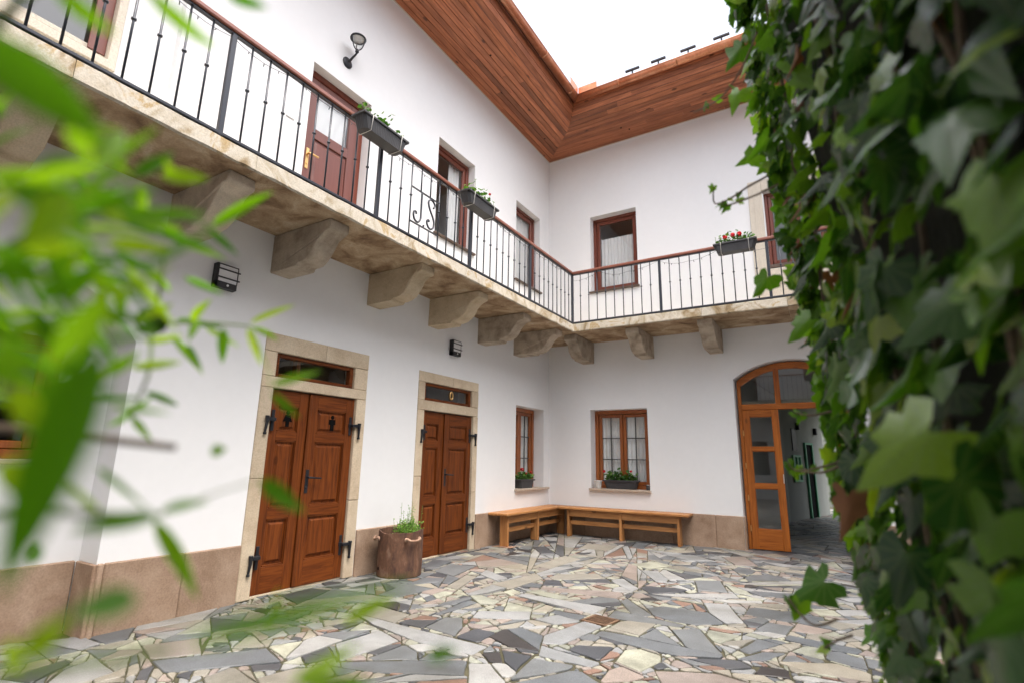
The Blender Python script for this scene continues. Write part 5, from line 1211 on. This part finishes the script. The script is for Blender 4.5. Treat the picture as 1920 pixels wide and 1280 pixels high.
# ------------------------------------------------------------------ narrow-leaved shrub just left of the lens
sh = empty('leafy_shrub', tuple(Vector((pat(-160, 900, .75).x, pat(-160, 900, .75).y, 0))), label='narrow-leaved green shrub close by, its bright twigs hanging before the long wing', cat='shrub')
rs = random.Random(5)
def lance(seed):
    r = random.Random(seed); n = 9; vs = []; bend = r.uniform(-.25, .3); tw = r.uniform(-.3, .3); side = r.uniform(-.12, .12)
    for i in range(n):
        t = i/(n-1); w = (math.sin(math.pi*min(1, t**.8))**.8)*.5*(1-.25*t) if 0 < t < 1 else 0.0
        x0 = side*math.sin(math.pi*t); z0 = bend*t*t; c, s = math.cos(tw*t), math.sin(tw*t)
        vs += [(x0-w*c, t, z0-w*s*.3+.10*w), (x0, t, z0), (x0+w*c, t, z0+w*s*.3+.10*w)]
    fs = []
    for i in range(n-1):
        a = i*3; fs += [(a, a+1, a+4, a+3), (a+1, a+2, a+5, a+4)]
    return vs, fs
LAM = []
for k in range(6):
    vs, fs = lance(300+k); b = MB(); b.add(vs, fs); LAM.append(b.mesh('leaf', M['willow'], recalc=False, smooth=True))
def lance_at(p, q, wid, roll=0.0, mesh=None):
    y = q-p; ln = y.length; y.normalize(); zv = (CAM-p).normalized(); zv = zv - y*zv.dot(y); zv.normalize()
    zv = (Matrix.Rotation(roll, 3, y) @ zv); x = y.cross(zv); m = Matrix((x*wid, y*ln, zv*ln)).transposed().to_4x4(); m.translation = p
    o = link('leaf', LAM[rs.randrange(6)] if mesh is None else mesh, sh); o.matrix_parent_inverse = Matrix.Translation(-sh.location); o.matrix_basis = m; return o
# leaves read off the photograph: base and tip pixel, width in pixels, distance in metres
LV = [(95,-30,222,75,34,.42),(270,-25,415,108,32,.45),(-60,60,200,265,95,.30),(125,240,172,300,34,.36),(425,-10,500,22,26,.5),(395,425,512,360,26,.62),(300,330,395,335,30,.5),(245,330,330,285,28,.5),(150,405,305,385,38,.45),
 (190,415,392,408,34,.42),(385,430,450,480,22,.62),(260,345,270,410,26,.5),(320,330,310,300,18,.5),(190,640,-10,1130,105,.22),(205,560,60,700,60,.3),(330,1212,790,1088,52,.22),(545,1285,660,1222,40,.33),(640,1172,745,1120,26,.4),
 (289,972,372,1120,34,.45),(300,965,130,985,36,.36),(300,960,400,930,24,.4),(468,606,553,575,15,.75),(470,613,537,641,15,.75),(464,615,506,695,19,.72),(420,615,411,680,24,.7),(385,615,450,650,14,.75),(359,602,388,566,20,.72),(330,598,420,612,16,.75),
 (372,600,356,636,18,.7),(319,624,382,690,16,.7),(350,645,384,694,15,.7),(245,688,352,676,20,.6),(271,733,346,762,17,.62),(245,777,281,827,16,.62),(225,545,230,590,22,.6),(185,548,194,580,20,.6),(510,722,596,690,22,.55),(508,736,563,784,20,.55),
 (488,898,560,958,42,.4),(395,850,425,840,26,.5),(180,300,250,240,40,.4),(85,480,90,395,46,.38),(60,330,215,300,52,.36),(20,350,140,400,50,.35),(130,360,40,470,60,.33),(70,560,190,500,46,.4),(95,655,60,560,40,.4),(30,600,120,640,46,.38),
 (200,455,330,470,30,.5),(215,470,300,520,24,.52),(270,500,330,560,20,.6),(330,455,440,485,20,.62),(300,430,395,470,22,.58),(160,510,260,560,34,.45),(120,430,110,530,40,.42),(60,770,130,690,46,.36),(20,720,90,820,52,.34),(10,860,60,930,48,.34),
 (-20,500,80,520,60,.32),(-30,660,70,690,60,.32),(60,1060,72,1010,22,.5),(40,1240,120,1150,50,.3),(15,1200,30,1270,30,.35),(260,1120,120,1150,60,.28),(700,1290,560,1275,46,.3),(800,1232,860,1215,34,.33),(505,1190,520,1110,22,.4),(150,350,240,420,38,.4),(230,395,330,430,26,.5),(345,520,420,545,17,.66),(255,600,330,570,20,.62),(270,640,345,630,16,.66),(200,700,260,660,26,.5)]
for bx, by, tx, ty, wd, ds in LV:
    p, q = pat(bx, by, ds), pat(tx, ty, ds*rs.uniform(.95, 1.06)); lance_at(p, q, wd*ds/FPX*.78, rs.uniform(-.5, .5))
for _ in range(115):            # fill of the same shrub, further left and in between
    bx = rs.uniform(-120, 330)*rs.uniform(.5, 1); by = rs.gauss(480, 190); ds = rs.uniform(.34, .68); an = rs.uniform(-.9, 1.2); ln = rs.uniform(.045, .08)*FPX/ds
    if by < 230 or by > 900: continue
    p, q = pat(bx, by, ds), pat(bx+ln*math.cos(an), by+ln*math.sin(an), ds*rs.uniform(.9, 1.1)); lance_at(p, q, rs.uniform(.005, .0095), rs.uniform(-.9, .9))
def stem(pts, r0, r1, mat='green_twig', nm='stem'):
    P = [tuple(pat(a, c, d_)) if len((a, c, d_)) == 3 else None for a, c, d_ in pts]; S = smoothp(P, 5); MB().tube(S, [r0+(r1-r0)*i/(len(S)-1) for i in range(len(S))], 6).build(nm, M[mat], sh, smooth=True)
stem([(-200, 860, .75), (-40, 805, .6), (120, 815, .52), (330, 838, .5)], .0045, .003, 'twig'); stem([(-200, 700, .8), (0, 640, .66), (150, 590, .64), (285, 605, .68), (380, 605, .73), (470, 612, .75)], .003, .0012)
stem([(-200, 560, .6), (-20, 480, .42), (100, 420, .42), (190, 405, .43), (300, 400, .5), (395, 425, .6)], .003, .0015); stem([(-200, 1000, .6), (20, 960, .4), (150, 962, .38), (300, 965, .42)], .003, .0015); stem([(-200, 1300, .5), (60, 1260, .34), (320, 1215, .28)], .003, .002)
stem([(285, 605, .68), (280, 690, .62), (262, 740, .62), (245, 780, .62)], .0018, .001); stem([(290, 600, .68), (300, 540, .62), (310, 460, .58)], .0018, .001); stem([(-150, 200, .5), (0, 40, .4), (95, -30, .42), (270, -30, .45), (440, -20, .5)], .003, .0015); stem([(300, 965, .42), (400, 925, .41), (488, 898, .4)], .0009, .0006); stem([(470, 612, .75), (500, 680, .66), (508, 728, .55)], .0009, .0006)
rb = sh.location; tp = [pat(-200, 860, .75), pat(-200, 700, .8), pat(-200, 560, .6), pat(-200, 1000, .6), pat(-200, 1300, .5), pat(-150, 200, .5)]
for q in tp:
    m1 = Vector((rb.x, rb.y, 0)).lerp(q, .5)+Vector((rs.gauss(0, .02), rs.gauss(0, .02), .1)); MB().tube(smoothp([(rb.x+rs.gauss(0, .02), rb.y+rs.gauss(0, .02), 0), tuple(m1), tuple(q)], 5), .0048, 6).build('stem', M['twig'], sh, smooth=True)
c = pat(285, 602, .68); b = MB()
for _ in range(60):
    v = Vector((rs.gauss(0, 1), rs.gauss(0, 1), rs.gauss(0, 1))).normalized(); leaf_round(b, c+v*.014, v, .006, 0, 5)
b.build('flower_bud', M['geranium'], sh, recalc=False)
